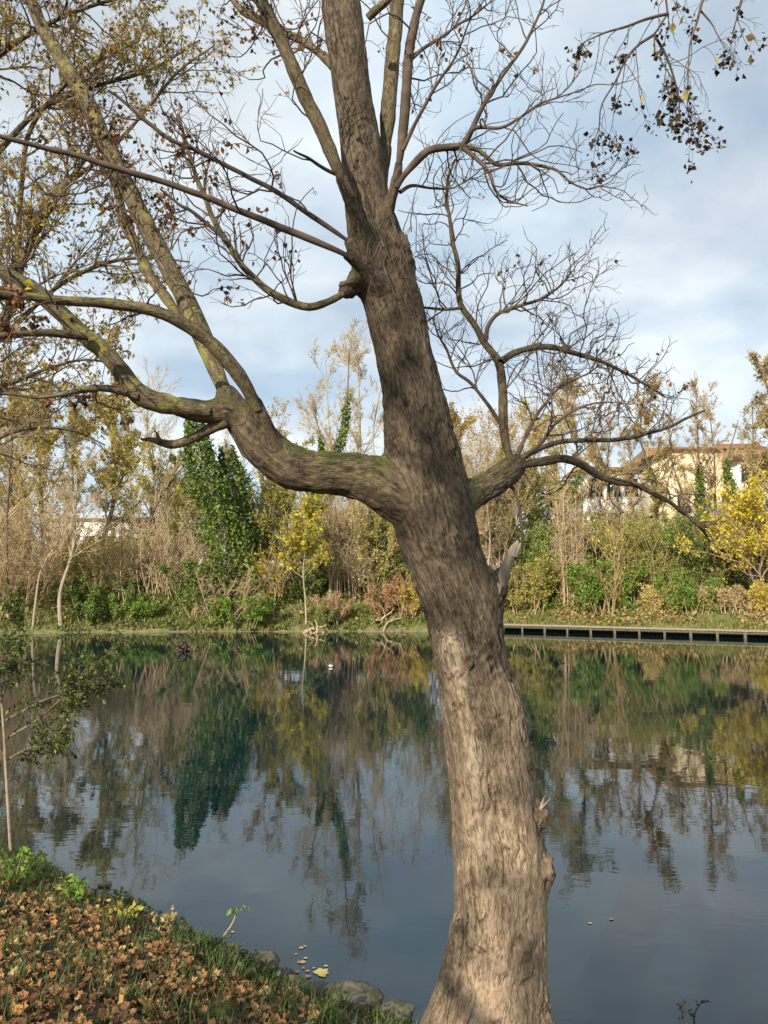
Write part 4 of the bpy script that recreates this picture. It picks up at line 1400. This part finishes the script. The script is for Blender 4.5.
def bush(px, d, top, w, label, leafm='leaf_olive', nleaf=1500, twig='twig_tan', lsize=.11, stems=14, name='shrub', hang=.2, droop=.0, group=None, tilt=.55, twr=.011, per=9, spread=1.0, cat='shrub'):
    nleaf = int(nleaf * 2.4)
    stems = int(stems * 1.35)
    if d < far_shore((px - 384) / F * d) + 5 and top < 560:
        d = d + 1.1
    if px > 430:
        d = max(d + .7, float(far_shore((px - 384) / F * d)) + 1.3 + (545 < px < 580) * .8)
    b = base_at(px, d)
    H = max(P(px, top, d)[2] - b[2], .4) * ((1.12 if px < 540 else 1.04) if top < 545 else 1)
    W = w / F * d * .5
    t = thing(name, label, cat, tuple(b), group)
    S = np.tile(b, (stems, 1)) + np.stack([RNG.uniform(-W * .55, W * .55, stems), RNG.uniform(-.7, .7, stems) * W * .6, np.full(stems, -.15)], 1)
    D = np.stack([(S[:, 0] - b[0]) / H * tilt * 1.6 + RNG.normal(0, tilt * .35, stems), RNG.normal(0, tilt * .4, stems), np.ones(stems)], 1)
    vine = name == 'vine_curtain'
    if vine:
        D = np.stack([RNG.normal(0, .03, stems), RNG.normal(0, .03, stems), np.ones(stems)], 1)
    p0, r0 = grow(S, D, H * RNG.uniform(.7, 1.1, stems), np.full(stems, .016 if vine else .022), 9, .035 if vine else .08, 0 if vine else -droop, taper=.4)
    S, D, L, R = spawn(p0, r0, per, .12, 1, .6, .38 * spread, .55, up=.25 - droop * 3, rmin=twr)
    p1, r1 = grow(S, D, np.maximum(L, .25), np.minimum(R, .016), 6, .14, .02 - droop * 2, taper=.5)
    S, D, L, R = spawn(p1, r1, per, .1, 1, .6, .5, .6, up=.1 - droop * 3, rmin=twr * .7)
    p2, r2 = grow(S, D, np.maximum(L, .18), np.minimum(R, twr), 4, .16, .0 - droop * 2, taper=.6)
    q = MB()
    add_tubes(q, p0, r0, 5)
    add_tubes(q, p1, r1, 3)
    add_tubes(q, p2, r2, 3)
    q.build('stems', M[twig], t)
    if nleaf:
        q = MB()
        leaves(q, np.concatenate([along(p2, int(nleaf * .8), t0=.05, jit=.07), along(p1, nleaf - int(nleaf * .8), t0=.2, jit=.06)]), lsize, hang=hang)
        q.build('foliage', M[leafm], t)
    return t


# --- left part of the far bank
far_tree(8, 39.5, 372, 2.6, 'tall pale bare tree at the far left with grey-gold twigs', leafm='leaf_gold', nleaf=1500, twig='twig_tan', lsize=.11)
far_tree(36, 38.2, 500, 2.0, 'slim bare tree with leaning pale stem left of the forked pale tree', bark='pale_bark', twig='twig_pink', lean=1.2, r0=.07, nl=9)
far_tree(64, 38.8, 468, 2.6, 'forked pale tree standing at the waterline on the left', name='bare_tree', bark='pale_bark', twig='twig_pink', lean=.4, r0=.12, nl=12, low=.35)
far_tree(40, 45, 392, 2.8, 'hazy golden tree behind the forked pale tree', leafm='leaf_pale', nleaf=2200, twig='twig_tan', lsize=.14, name='golden_tree')
far_tree(104, 47, 408, 3.6, 'pale yellow weeping tree left of the ivy column', name='willow_tree', leafm='leaf_pale', nleaf=3800, twig='twig_olive', lsize=.15, hang=1.2, up=.4, r0=.2)
far_tree(130, 44, 455, 1.7, 'dark leaning trunk crossing behind the bare pinkish bushes', name='leaning_bare_tree', lean=3.3, r0=.2, nl=10, twig='twig_tan', low=.4)
far_tree(150, 52, 380, 3.2, 'faint bare grey tree behind the pale yellow weeping tree', twig='twig_pink', twr=.011)
far_tree(241, 41.5, 418, 1.2, 'leaning ivy-covered trunk forming a broad dark green column', name='ivy_tree', ivy=9500, ivyh=.98, ivyr=1.35, lean=-3.1, nl=5, low=.6, r0=.22)
far_tree(254, 43, 440, 1.5, 'second ivy-covered trunk just right of the broad dark green column', name='ivy_tree', ivy=6500, ivyh=.93, ivyr=1.15, lean=-1.7, nl=8, low=.5)
far_tree(316, 42.5, 352, 2.4, 'tall twin-stemmed tree with ivy climbing halfway above the small yellow tree', name='ivy_tree', ivy=3800, ivyh=.78, ivyr=.42, stems=2, nl=14, low=.35, twig='twig_tan', r0=.16, lean=.1)
far_tree(352, 45, 332, 2.7, 'tall pale bare tree with light crown left of the big trunk', bark='pale_bark', twig='twig_tan', leafm='leaf_pale', nleaf=500, nl=16, low=.3, stems=2)
far_tree(372, 43, 372, 1.8, 'slender bare tree close to the left side of the big trunk', bark='pale_bark', twig='twig_pink', nl=10, low=.3, r0=.1)
far_tree(268, 50, 440, 3.0, 'brown bare tree filling the gap between the ivy trees', twig='twig_tan', nl=14, leafm='leaf_tan', nleaf=900, lsize=.13)
far_tree(275, 40.6, 560, 0.9, 'thin pale-stemmed sapling between ivy column and small yellow tree', name='sapling', bark='pale_bark', twig='twig_tan', r0=.04, nl=6)

bush(12, 38.2, 520, 90, 'brown bare thicket on the far left waterline', leafm='leaf_tan', nleaf=1200, twig='twig_tan', stems=22)
bush(40, 40.5, 512, 100, 'tall tan thicket behind the forked pale tree', leafm='leaf_tan', nleaf=1100, twig='twig_pink', stems=22)
bush(92, 40.5, 540, 90, 'dark-based brown thicket right of the forked pale tree', leafm='leaf_olive', nleaf=1400, twig='twig_tan', stems=20)
bush(100, 39.6, 578, 70, 'low green ivy mound under the brown thicket', leafm='leaf_ivy', nleaf=3000, twig='twig_olive', stems=14, spread=.7, lsize=.13)
bush(148, 40.8, 522, 80, 'large pinkish bare bush left of the ivy column', leafm='leaf_tan', nleaf=350, twig='twig_pink', stems=24, per=8)
bush(182, 41, 520, 70, 'pinkish bare bush with two pale stems beside the ivy column', leafm='leaf_tan', nleaf=300, twig='twig_pink', stems=20, per=8)
bush(200, 46, 470, 90, 'olive bush behind the pinkish bare bushes', leafm='leaf_olive', nleaf=3000, twig='twig_olive', stems=18, lsize=.14)
bush(160, 49, 490, 110, 'russet hedge in the distance left of the ivy column', leafm='leaf_rust', nleaf=2000, twig='twig_tan', stems=18, lsize=.15)
bush(225, 40.2, 565, 60, 'drooping tan bush at the foot of the ivy column', leafm='leaf_tan', nleaf=300, twig='twig_pink', stems=22, droop=.03, per=8)
bush(206, 40.6, 560, 50, 'dark ivy mound at the foot of the ivy column', leafm='leaf_ivy', nleaf=3200, twig='twig_olive', lsize=.13)
bush(240, 39.9, 592, 70, 'low green mound on the grass below the ivy column', leafm='leaf_green', nleaf=2600, twig='twig_olive', lsize=.12, spread=.8)
bush(120, 39.9, 596, 110, 'low green bank plants below the pinkish bare bush', leafm='leaf_green', nleaf=2400, twig='twig_olive', lsize=.12, spread=.7)
far_tree(307, 39.6, 508, 1.8, 'small bright yellow-leaved tree on a thin pale stem at the far waterline', name='yellow_tree', bark='pale_bark', leafm='leaf_yellow', nleaf=560, twig='twig_olive', lsize=.19, r0=.055, nl=26, low=.38, up=.25, hang=.5)
bush(268, 40.4, 545, 52, 'smaller yellow-leaved bush low beside the ivy column', leafm='leaf_yellow', nleaf=420, twig='twig_tan', lsize=.15, stems=10, name='yellow_bush')
bush(345, 41.5, 498, 55, 'tall tan curtain of hanging stems beside the thin-stemmed yellow tree', leafm='leaf_tan', nleaf=900, twig='twig_pink', stems=30, droop=.02, tilt=.25, name='vine_curtain')
bush(372, 41.8, 512, 46, 'yellow-green leafy bush left of the big trunk', leafm='leaf_pale', nleaf=1500, twig='twig_olive', stems=14, lsize=.13)
bush(400, 42.2, 520, 60, 'dark green ivy bush behind the big trunk', leafm='leaf_ivy', nleaf=3600, twig='twig_olive', lsize=.13)
bush(334, 43.5, 520, 80, 'dark ivy thicket behind the thin-stemmed yellow tree', leafm='leaf_ivy', nleaf=4200, twig='twig_olive', lsize=.14)
bush(282, 43.5, 520, 70, 'dense olive thicket left of the thin-stemmed yellow tree', leafm='leaf_olive', nleaf=2400, twig='twig_tan', lsize=.13)
bush(388, 40.6, 576, 42, 'rust-coloured dry bush on the bank left of the big trunk', leafm='leaf_rust', nleaf=1300, twig='twig_pink', lsize=.12)
bush(410, 40.6, 574, 32, 'amber-leaved bush partly hidden by the big trunk', leafm='leaf_amber', nleaf=800, twig='twig_tan', lsize=.12)
bush(330, 40.0, 594, 40, 'low tan dead bush right of the thin-stemmed yellow tree', leafm='leaf_rust', nleaf=500, twig='twig_pink', lsize=.1)
bush(325, 39.5, 607, 14, 'tiny dark green shrub on the grass right of the thin-stemmed yellow tree', leafm='leaf_ivy', nleaf=500, twig='twig_olive', lsize=.1, stems=6)

# --- right part
bush(478, 41.5, 440, 60, 'brown leafy thicket directly right of the big trunk', leafm='leaf_tan', nleaf=2600, twig='twig_tan', stems=22, lsize=.12)
far_tree(488, 40, 452, 1.0, 'slim pale bare trunk right of the big trunk', bark='pale_bark', twig='twig_pink', r0=.06, nl=8, low=.4)
far_tree(499, 41.5, 446, 1.0, 'slim pale bare trunk second from the big trunk', bark='pale_bark', twig='twig_pink', r0=.07, nl=8, low=.4)
bush(520, 43, 470, 70, 'dark ivy bush below the right limb', leafm='leaf_ivy', nleaf=4800, twig='twig_olive', lsize=.15)
far_tree(535, 48, 392, 2.6, 'golden-brown tree behind the right limb', name='golden_tree', leafm='leaf_pale', nleaf=1500, twig='twig_tan', lsize=.14)
far_tree(575, 50, 385, 2.8, 'pale gold tree in front of the white house', name='golden_tree', leafm='leaf_gold', nleaf=1000, twig='twig_tan', lsize=.14, low=.5)
bush(500, 39, 560, 46, 'reddish dry bush behind the splintered stump', leafm='leaf_rust', nleaf=500, twig='twig_pink', lsize=.11)
bush(526, 39, 560, 60, 'olive undergrowth left of the tan vine curtain', leafm='leaf_olive', nleaf=2400, twig='twig_tan', lsize=.12)
bush(571, 37.6, 500, 40, 'pale tan curtain of dead vines hanging to the ground', leafm='leaf_tan', nleaf=600, twig='twig_pink', stems=46, droop=.015, tilt=.14, name='vine_curtain', per=7, spread=.6)
bush(548, 41, 530, 60, 'green ivy thicket behind the tan vine curtain', leafm='leaf_green', nleaf=2600, twig='twig_tan', lsize=.13)
bush(606, 38.5, 556, 70, 'lush green undergrowth right of the tan vine curtain', leafm='leaf_green', nleaf=3600, twig='twig_olive', lsize=.13)
bush(607, 38, 533, 22, 'thin shrub with a few yellow-green leaves above the green undergrowth', leafm='leaf_yellow', nleaf=110, twig='twig_tan', lsize=.14, stems=6)
bush(600, 41, 528, 70, 'dark brush pile below the white house', leafm='leaf_ivy', nleaf=2800, twig='twig_tan', lsize=.14)
bush(640, 39, 520, 60, 'olive thicket with hanging stems near the middle of the jetty', leafm='leaf_olive', nleaf=2200, twig='twig_olive', stems=22, droop=.015)
bush(655, 36.5, 585, 34, 'low yellow-leaved plant on the bank above the jetty', leafm='leaf_pale', nleaf=700, twig='twig_tan', lsize=.12)
bush(672, 39.5, 520, 60, 'grey-green thicket below the cream house', leafm='leaf_green', nleaf=2000, twig='twig_tan', lsize=.12)
bush(690, 36, 572, 60, 'grey-green low bush above the right half of the jetty', leafm='leaf_green', nleaf=2200, twig='twig_olive', lsize=.11)
bush(705, 38.5, 520, 50, 'dark hollow thicket left of the amber tree', leafm='leaf_ivy', nleaf=2600, twig='twig_olive', lsize=.13)
bush(725, 35, 585, 50, 'tan dry brush at the foot of the amber tree', leafm='leaf_tan', nleaf=800, twig='twig_pink', lsize=.11)
far_tree(748, 35.5, 498, 2.6, 'amber-yellow leafy tree at the right edge of the far bank', name='amber_tree', leafm='leaf_amber', nleaf=1500, twig='twig_tan', lsize=.17, r0=.08, nl=16, low=.25, up=.1, hang=.8, stems=2)
bush(764, 34, 580, 34, 'small amber-leaved bush under the amber tree', leafm='leaf_amber', nleaf=700, twig='twig_tan', lsize=.12)
bush(790, 37, 520, 80, 'brown thicket beyond the right edge', leafm='leaf_tan', nleaf=1500, twig='twig_tan')
far_tree(652, 46, 388, 1.9, 'gold-tipped tree left of the cream house', name='golden_tree', leafm='leaf_gold', nleaf=1200, twig='twig_tan', lsize=.13, ivy=900, ivyh=.55, ivyr=.35)
far_tree(703, 45, 392, 1.9, 'brown bare tree with ivy trunk in front of the cream house', name='ivy_tree', leafm='leaf_tan', nleaf=350, twig='twig_tan', lsize=.12, ivy=1500, ivyh=.55, ivyr=.4)
far_tree(734, 42, 420, 1.1, 'narrow ivy-wrapped trunk at the corner of the cream house', name='ivy_tree', ivy=2000, ivyh=.72, ivyr=.38, nl=7, low=.5)
far_tree(772, 43, 366, 2.2, 'dark brown tree cut by the right edge', name='bare_tree', leafm='leaf_tan', nleaf=2600, twig='twig_olive', lsize=.14)
far_tree(615, 56, 425, 2.2, 'bare tree beside the white house', twig='twig_tan', nl=12, leafm='leaf_tan', nleaf=250)
# back row of thickets on the top of the slope
for px, d, top, w, lf, nl_, tw, lb in (
        (18, 44, 486, 120, 'leaf_tan', 1800, 'twig_pink', 'tall hazy thicket behind the far left waterline thicket'),
        (80, 44.5, 540, 120, 'leaf_olive', 2400, 'twig_tan', 'olive thicket in front of the low white building'),
        (140, 44, 540, 110, 'leaf_tan', 2000, 'twig_tan', 'tan thicket around the foot of the dark leaning trunk'),
        (252, 45.5, 492, 80, 'leaf_olive', 3200, 'twig_tan', 'tall olive thicket right behind the ivy column'),
        (318, 46, 500, 100, 'leaf_olive', 3000, 'twig_tan', 'tall olive thicket behind the twin-stemmed ivy tree'),
        (376, 46, 494, 90, 'leaf_tan', 2600, 'twig_pink', 'tall tan thicket behind the yellow-green bush'),
        (440, 46, 488, 100, 'leaf_olive', 2600, 'twig_tan', 'thicket hidden behind the big trunk'),
        (468, 45, 430, 60, 'leaf_gold', 1500, 'twig_tan', 'tall golden thicket touching the right side of the big trunk'),
        (545, 45, 522, 80, 'leaf_tan', 2000, 'twig_tan', 'tan thicket below the smaller white house'),
        (590, 44, 520, 90, 'leaf_olive', 2600, 'twig_tan', 'olive thicket below the brown-roofed white house'),
        (632, 43, 512, 70, 'leaf_tan', 1800, 'twig_tan', 'brown thicket below the corner of the white house'),
        (680, 43, 516, 90, 'leaf_olive', 2600, 'twig_tan', 'olive thicket along the foot of the cream house'),
        (728, 40, 520, 70, 'leaf_tan', 2000, 'twig_tan', 'tan thicket behind the amber tree'),
        (775, 39, 505, 70, 'leaf_olive', 2200, 'twig_tan', 'olive thicket behind the amber tree at the right edge')):
    bush(px, d, top, w, lb, leafm=lf, nleaf=nl_, twig=tw, stems=22, lsize=.13)
for px, d, top, sp_, lf, nl_, tw, lb in (
        (18, 47, 398, 2.4, 'leaf_pale', 1500, 'twig_tan', 'wide pale gold tree behind the tall thicket at the far left'),
        (74, 50, 425, 2.6, 'leaf_pale', 1400, 'twig_tan', 'round pale gold tree between the hazy golden tree and the weeping tree'),
        (172, 50, 462, 2.2, 'leaf_olive', 1000, 'twig_tan', 'olive tree just left of the ivy column'),
        (284, 48, 452, 2.2, 'leaf_olive', 1800, 'twig_tan', 'low olive tree right of the second ivy trunk'),
        (456, 47, 418, 2.0, 'leaf_gold', 1800, 'twig_tan', 'golden tree peeking out at the right side of the big trunk'),
        (512, 47, 420, 2.0, 'leaf_tan', 700, 'twig_tan', 'tan tree behind the rising right limb'),
        (556, 47, 430, 2.2, 'leaf_pale', 600, 'twig_tan', 'pale gold tree standing before the smaller white house'),
        (600, 48, 440, 1.6, 'leaf_gold', 350, 'twig_tan', 'golden tree standing before the brown-roofed white house'),
        (632, 47, 430, 1.5, 'leaf_tan', 300, 'twig_tan', 'thin tan tree at the right corner of the white house'),
        (680, 50, 412, 1.5, 'leaf_tan', 150, 'twig_tan', 'thin bare tree in front of the left end of the cream house'),
        (720, 48, 408, 1.4, 'leaf_tan', 150, 'twig_tan', 'thin bare tree in front of the right end of the cream house'),
        (756, 46, 398, 1.8, 'leaf_tan', 500, 'twig_olive', 'olive-brown tree before the red-roofed house')):
    far_tree(px, d, top, sp_, lb, name='tree', leafm=lf, nleaf=nl_, twig=tw, lsize=.14, r0=.1, low=.3)
# off-frame continuation so the banks do not end at the picture edge
for px, d, top, lf in ((-60, 42, 420, 'leaf_pale'), (-160, 43, 430, 'leaf_tan'), (860, 42, 400, 'leaf_tan'), (960, 40, 420, 'leaf_gold')):
    far_tree(px, d, top, 2.8, 'tree standing outside the picture on the far bank', leafm=lf, nleaf=1800, twig='twig_tan', lsize=.14, group='trees outside the picture')
# a far-off wood closing the view
C = []
for i in range(60):
    x = -110 + i * 3.7 + RNG.normal(0, 1)
    y = 92 + RNG.normal(0, 4)
    h = RNG.uniform(3.5, 7.5)
    n = 420
    a = RNG.normal(0, 1, (n, 3))
    a = norm(a) * (RNG.uniform(0, 1, n) ** .4)[:, None]
    c = np.array([x, y, 4 + h * .5]) + a * np.array([2.8, 2.4, h * .55])
    C.append(c[fbm(c * .8, 2) > .38])
mb = MB()
leaves(mb, np.concatenate(C), .45)
o = mb.build('distant_wood', leaf_mat('distant_foliage', [(.1, .085, .03), (.19, .14, .06), (.22, .19, .06)], .3))
tag(o, 'distant brown and olive wood behind the houses', 'wood', kind='stuff')


# ------------------------------------------------------------------ houses
def box(mb, lo, hi, mat_=0):
    (a, b, c), (d, e, f) = lo, hi
    V = [(a, b, c), (d, b, c), (d, e, c), (a, e, c), (a, b, f), (d, b, f), (d, e, f), (a, e, f)]
    mb.add(V, np.array([[0, 3, 2, 1], [4, 5, 6, 7], [0, 1, 5, 4], [1, 2, 6, 5], [2, 3, 7, 6], [3, 0, 4, 7]]), mat=mat_)
    return mb


def window(root, x, z, w, h, y):
    f = MB()
    box(f, (x - w / 2 - .08, y - .06, z - .08), (x + w / 2 + .08, y + .02, z))
    box(f, (x - w / 2 - .08, y - .06, z + h), (x + w / 2 + .08, y + .02, z + h + .08))
    box(f, (x - w / 2 - .08, y - .06, z), (x - w / 2, y + .02, z + h))
    box(f, (x + w / 2, y - .06, z), (x + w / 2 + .08, y + .02, z + h))
    box(f, (x - .03, y - .05, z), (x + .03, y + .02, z + h))
    wo = f.build('window', M['frame'], root, smooth=False)
    box(MB(), (x - w / 2, y - .02, z), (x + w / 2, y - .004, z + h)).build('pane', M['glass'], wo, smooth=False)


def house(label, px0, px1, top, d, depth, wall, roofm, roofh, wins, wz, name='house', over=.5, hip=0.6):
    x0, x1 = (px0 - 384) / F * d, (px1 - 384) / F * d
    zt = P(px0, top, d)[2]
    zb = float(far_z((x0 + x1) / 2, d)) - .5
    r = thing(name, label, 'house', ((x0 + x1) / 2, d + depth / 2, zb))
    box(MB(), (x0, d, zb), (x1, d + depth, zt)).build('wall', M[wall], r, smooth=False)
    a, b, c, e = x0 - over, x1 + over, d - over, d + depth + over
    ym = (c + e) / 2
    hi = hip * (b - a) * .25
    V = [(a, c, zt + .003), (b, c, zt + .003), (b, e, zt + .003), (a, e, zt + .003), (a + hi, ym, zt + roofh), (b - hi, ym, zt + roofh),
         (a, c, zt + .18), (b, c, zt + .18), (b, e, zt + .18), (a, e, zt + .18)]
    q = MB()
    q.add(V, [np.array([[0, 3, 2, 1], [0, 1, 7, 6], [1, 2, 8, 7], [2, 3, 9, 8], [3, 0, 6, 9], [6, 7, 5, 4], [8, 9, 4, 5]]), np.array([[7, 8, 5], [9, 6, 4]])])
    q.build('roof', M[roofm], r, smooth=False)
    for z in wz:
        for k in range(wins):
            window(r, x0 + (x1 - x0) * (k + .5) / wins, zt - z, 1.0, 1.4, d)
    return r


house('white two-storey house with brown roof half hidden behind the bare trees', 588, 642, 471, 58, 8, 'white_wall', 'roofbrown', .9, 3, (2.0, 4.6))
house('smaller white house left of the brown-roofed white house', 546, 577, 482, 57, 7, 'white_wall', 'grey_roof', .3, 2, (1.9, 4.2), hip=0)
house('long cream house with low brown roof on the right', 674, 741, 450, 60, 10, 'cream_wall', 'roofbrown', 1.0, 3, (5.0,), hip=.1)
house('narrow white house with red tiled roof right of the cream house', 743, 790, 458, 58, 9, 'white_wall', 'roof', 1.9, 3, (1.9, 4.4), hip=.6)
house('low white building behind the bushes on the far left', 44, 152, 519, 62, 9, 'white_wall', 'grey_roof', .3, 6, (2.8,), hip=0, name='low_building')

# ------------------------------------------------------------------ jetty
A = water_hit(500, 631)
Bp = water_hit(768, 639)
dirj = norm((Bp - A) * [1, 1, 0])
nj = np.array([-dirj[1], dirj[0], 0])
if nj[1] < 0:
    nj = -nj
Lj = float(np.linalg.norm((Bp - A)[:2])) + 6.0


def jbox(mb, u0, u1, v0, v1, z0, z1):
    V = []
    for z in (z0, z1):
        for (u, v) in ((u0, v0), (u1, v0), (u1, v1), (u0, v1)):
            q_ = A + dirj * u + nj * v
            V.append((q_[0], q_[1], z))
    mb.add(V, np.array([[0, 3, 2, 1], [4, 5, 6, 7], [0, 1, 5, 4], [1, 2, 6, 5], [2, 3, 7, 6], [3, 0, 4, 7]]))


jt = thing('jetty', 'long low timber jetty with dark open bays along the far right bank', 'jetty', tuple(A))
q = MB()
npl = int(Lj / .16)
for i in range(npl):
    jbox(q, i * .16, i * .16 + .15, -.12 + RNG.normal(0, .008), 2.4, .29, .33 + RNG.normal(0, .006))
q.build('deck', M['plank'], jt, smooth=False)
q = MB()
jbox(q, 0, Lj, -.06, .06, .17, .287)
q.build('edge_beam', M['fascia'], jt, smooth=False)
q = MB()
jbox(q, 0, Lj, .75, .83, -.3, .288)  # dark sheet under the deck, stands in for the shaded void
q.build('shade_backing', M['bayshade'], jt, smooth=False)
for i in range(int(Lj / 1.13) + 1):
    q = MB()
    jbox(q, i * 1.13 + .02, i * 1.13 + .13 + RNG.normal(0, .012), -.1, -.063, -.4, .285 + RNG.normal(0, .001))
    q.build('post', M['postwood'], jt, smooth=False)

# root clumps / stones at the far waterline
for (px, py, w, h, lb) in ((312, 630, 22, 11, 'tan root clump at the foot of the thin-stemmed yellow tree'), (385, 628, 30, 13, 'tan driftwood heap at the far waterline left of the big trunk'),
                           (185, 618, 16, 6, 'dark hollow stone on the far bank below the pinkish bushes'), (505, 601, 14, 4, 'dark log lying on the far grass right of the big trunk')):
    s = water_hit(px, py, .15 if py > 620 else 1.2)
    x, y = s[0], s[1]
    z = max(float(far_z(x, y)), 0)
    t = thing('root_clump', lb, 'root clump', (x, y, z))
    n = 16
    S = np.tile([x, y, z + .1], (n, 1)) + RNG.normal(0, .12, (n, 3)) * [w / 14, 1, .3]
    D = np.stack([RNG.normal(0, 1, n), RNG.normal(-.3, .5, n), RNG.normal(.3, .5, n)], 1)
    p1, r1 = grow(S, D, RNG.uniform(.3, .9, n) * w / 22, np.full(n, .05), 6, .25, -.08, taper=.3)
    q = MB()
    add_tubes(q, p1, r1, 6)
    q.build('roots', M['twig_pink'] if py > 620 and px != 185 else M['twig'], t)

# ------------------------------------------------------------------ water bird
s = water_hit(331, 667)
bd = thing('water_bird', 'small black and white water bird swimming mid river', 'bird', tuple(s))


def blob(ctrl, k=12, n=20):
    c = resample(ctrl, n)
    V, q_, _ = tubes(c[None, :, :3], np.maximum(c[None, :, 3], .001), k)
    return V, q_


x, y, z = s
bs_ = .72
_blob = blob


def blob(ctrl, k=12, n=20):
    return _blob([(x + (a - x) * bs_, y + (b - y) * bs_, z + (c - z) * bs_, r * bs_) for a, b, c, r in ctrl], k, n)


q = MB()
q.add(*blob([(x + .2, y, z + .07, .005), (x + .12, y, z + .05, .05), (x, y, z + .04, .085), (x - .1, y, z + .05, .07), (x - .14, y, z + .09, .04), (x - .15, y, z + .15, .03), (x - .16, y, z + .2, .036), (x - .19, y, z + .21, .025), (x - .21, y, z + .21, .004)]))
q.build('body', plain('black_plumage', (.03, .03, .032)), bd)
q = MB()
q.add(*blob([(x + .1, y - .04, z + .03, .005), (x + .04, y - .05, z + .05, .04), (x - .06, y - .05, z + .055, .045), (x - .1, y - .04, z + .06, .005)]))
q.build('flank', plain('white_plumage', (.75, .75, .72)), bd)
q = MB()
q.add(*blob([(x - .19, y, z + .21, .012), (x - .22, y, z + .205, .01), (x - .25, y, z + .2, .002)], 6, 6))
q.build('beak', plain('pale_beak', (.6, .55, .45)), bd)

# ------------------------------------------------------------------ light, sky, camera
SUN_EL, SUN_AZ = math.radians(27), math.radians(-153)      # azimuth from +Y towards +X: behind the camera, to the left
sd = Vector((math.sin(SUN_AZ) * math.cos(SUN_EL), math.cos(SUN_AZ) * math.cos(SUN_EL), math.sin(SUN_EL)))
ld = bpy.data.lights.new('sun', 'SUN')
ld.energy = 5.0
ld.angle = math.radians(.5)
ld.color = (1, .91, .75)
lo = bpy.data.objects.new('sun', ld)
lo.rotation_euler = (-sd).to_track_quat('-Z', 'Y').to_euler()
COL.objects.link(lo)

W_ = bpy.data.worlds.new('World')
SC.world = W_
W_.use_nodes = True
nt = W_.node_tree
N, L = nt.nodes, nt.links
N.clear()
out = N.new('ShaderNodeOutputWorld')
bg = N.new('ShaderNodeBackground')
bg.inputs["Strength"].default_value = .084
sky = N.new('ShaderNodeTexSky')
sky.sky_type = 'NISHITA'
sky.sun_disc = False
sky.sun_elevation = SUN_EL
sky.sun_rotation = SUN_AZ
tc = N.new('ShaderNodeTexCoord')
sx = N.new('ShaderNodeSeparateXYZ')
L.new(tc.outputs['Generated'], sx.inputs[0])
az = N.new('ShaderNodeMath')
az.operation = 'ABSOLUTE'
L.new(sx.outputs['Z'], az.inputs[0])
ad = N.new('ShaderNodeMath')
ad.operation = 'ADD'
ad.inputs[1].default_value = .3
L.new(az.outputs[0], ad.inputs[0])
cb = N.new('ShaderNodeCombineXYZ')
for i, ax in enumerate('XY'):
    dv = N.new('ShaderNodeMath')
    dv.operation = 'DIVIDE'
    L.new(sx.outputs[ax], dv.inputs[0])
    L.new(ad.outputs[0], dv.inputs[1])
    L.new(dv.outputs[0], cb.inputs[i])
mp = N.new('ShaderNodeMapping')
mp.inputs['Location'].default_value = (3.1, 1.4, 0)
mp.inputs['Scale'].default_value = (1, 1.1, 1)
L.new(cb.outputs[0], mp.inputs['Vector'])
n1 = N.new('ShaderNodeTexNoise')
n1.inputs['Scale'].default_value = 1.5
n1.inputs['Detail'].default_value = 7
n1.inputs['Roughness'].default_value = .55
n1.inputs['Distortion'].default_value = .3
L.new(mp.outputs[0], n1.inputs['Vector'])
r1 = ramp(N, [(.3, (0.4, .4, .4)), (.6, (.95, .95, .95))])
L.new(n1.outputs['Fac'], r1.inputs['Fac'])
n2 = N.new('ShaderNodeTexNoise')
n2.inputs['Scale'].default_value = 2.6
n2.inputs['Detail'].default_value = 6
L.new(mp.outputs[0], n2.inputs['Vector'])
r2 = ramp(N, [(.36, (5.7, 7.1, 8.4)), (.62, (9.4, 10.0, 10.2))])
L.new(n2.outputs['Fac'], r2.inputs['Fac'])
mx = N.new('ShaderNodeMix')
mx.data_type = 'RGBA'
L.new(r1.outputs[0], mx.inputs[0])
L.new(sky.outputs[0], mx.inputs[6])
L.new(r2.outputs[0], mx.inputs[7])
L.new(mx.outputs[2], bg.inputs['Color'])
L.new(bg.outputs[0], out.inputs['Surface'])

cd = bpy.data.cameras.new('camera')
cd.sensor_fit = 'VERTICAL'
cd.sensor_height = 24
cd.lens = 24 * F / 1024
cd.clip_end = 2000
cd.clip_start = .05
co = bpy.data.objects.new('camera', cd)
co.location = CAM
co.rotation_euler = (math.pi / 2 + PITCH, 0, 0)
COL.objects.link(co)
SC.camera = co
SC.view_settings.view_transform = 'Standard'
SC.view_settings.look = 'None'
SC.view_settings.exposure = 0.43
SC.view_settings.gamma = 1
SC.view_settings.use_curve_mapping = False
SC.render.resolution_x, SC.render.resolution_y = 768, 1024
try:
    SC.cycles.max_bounces = 6
    SC.cycles.transparent_max_bounces = 6
    SC.cycles.use_denoising = True
except Exception:
    pass
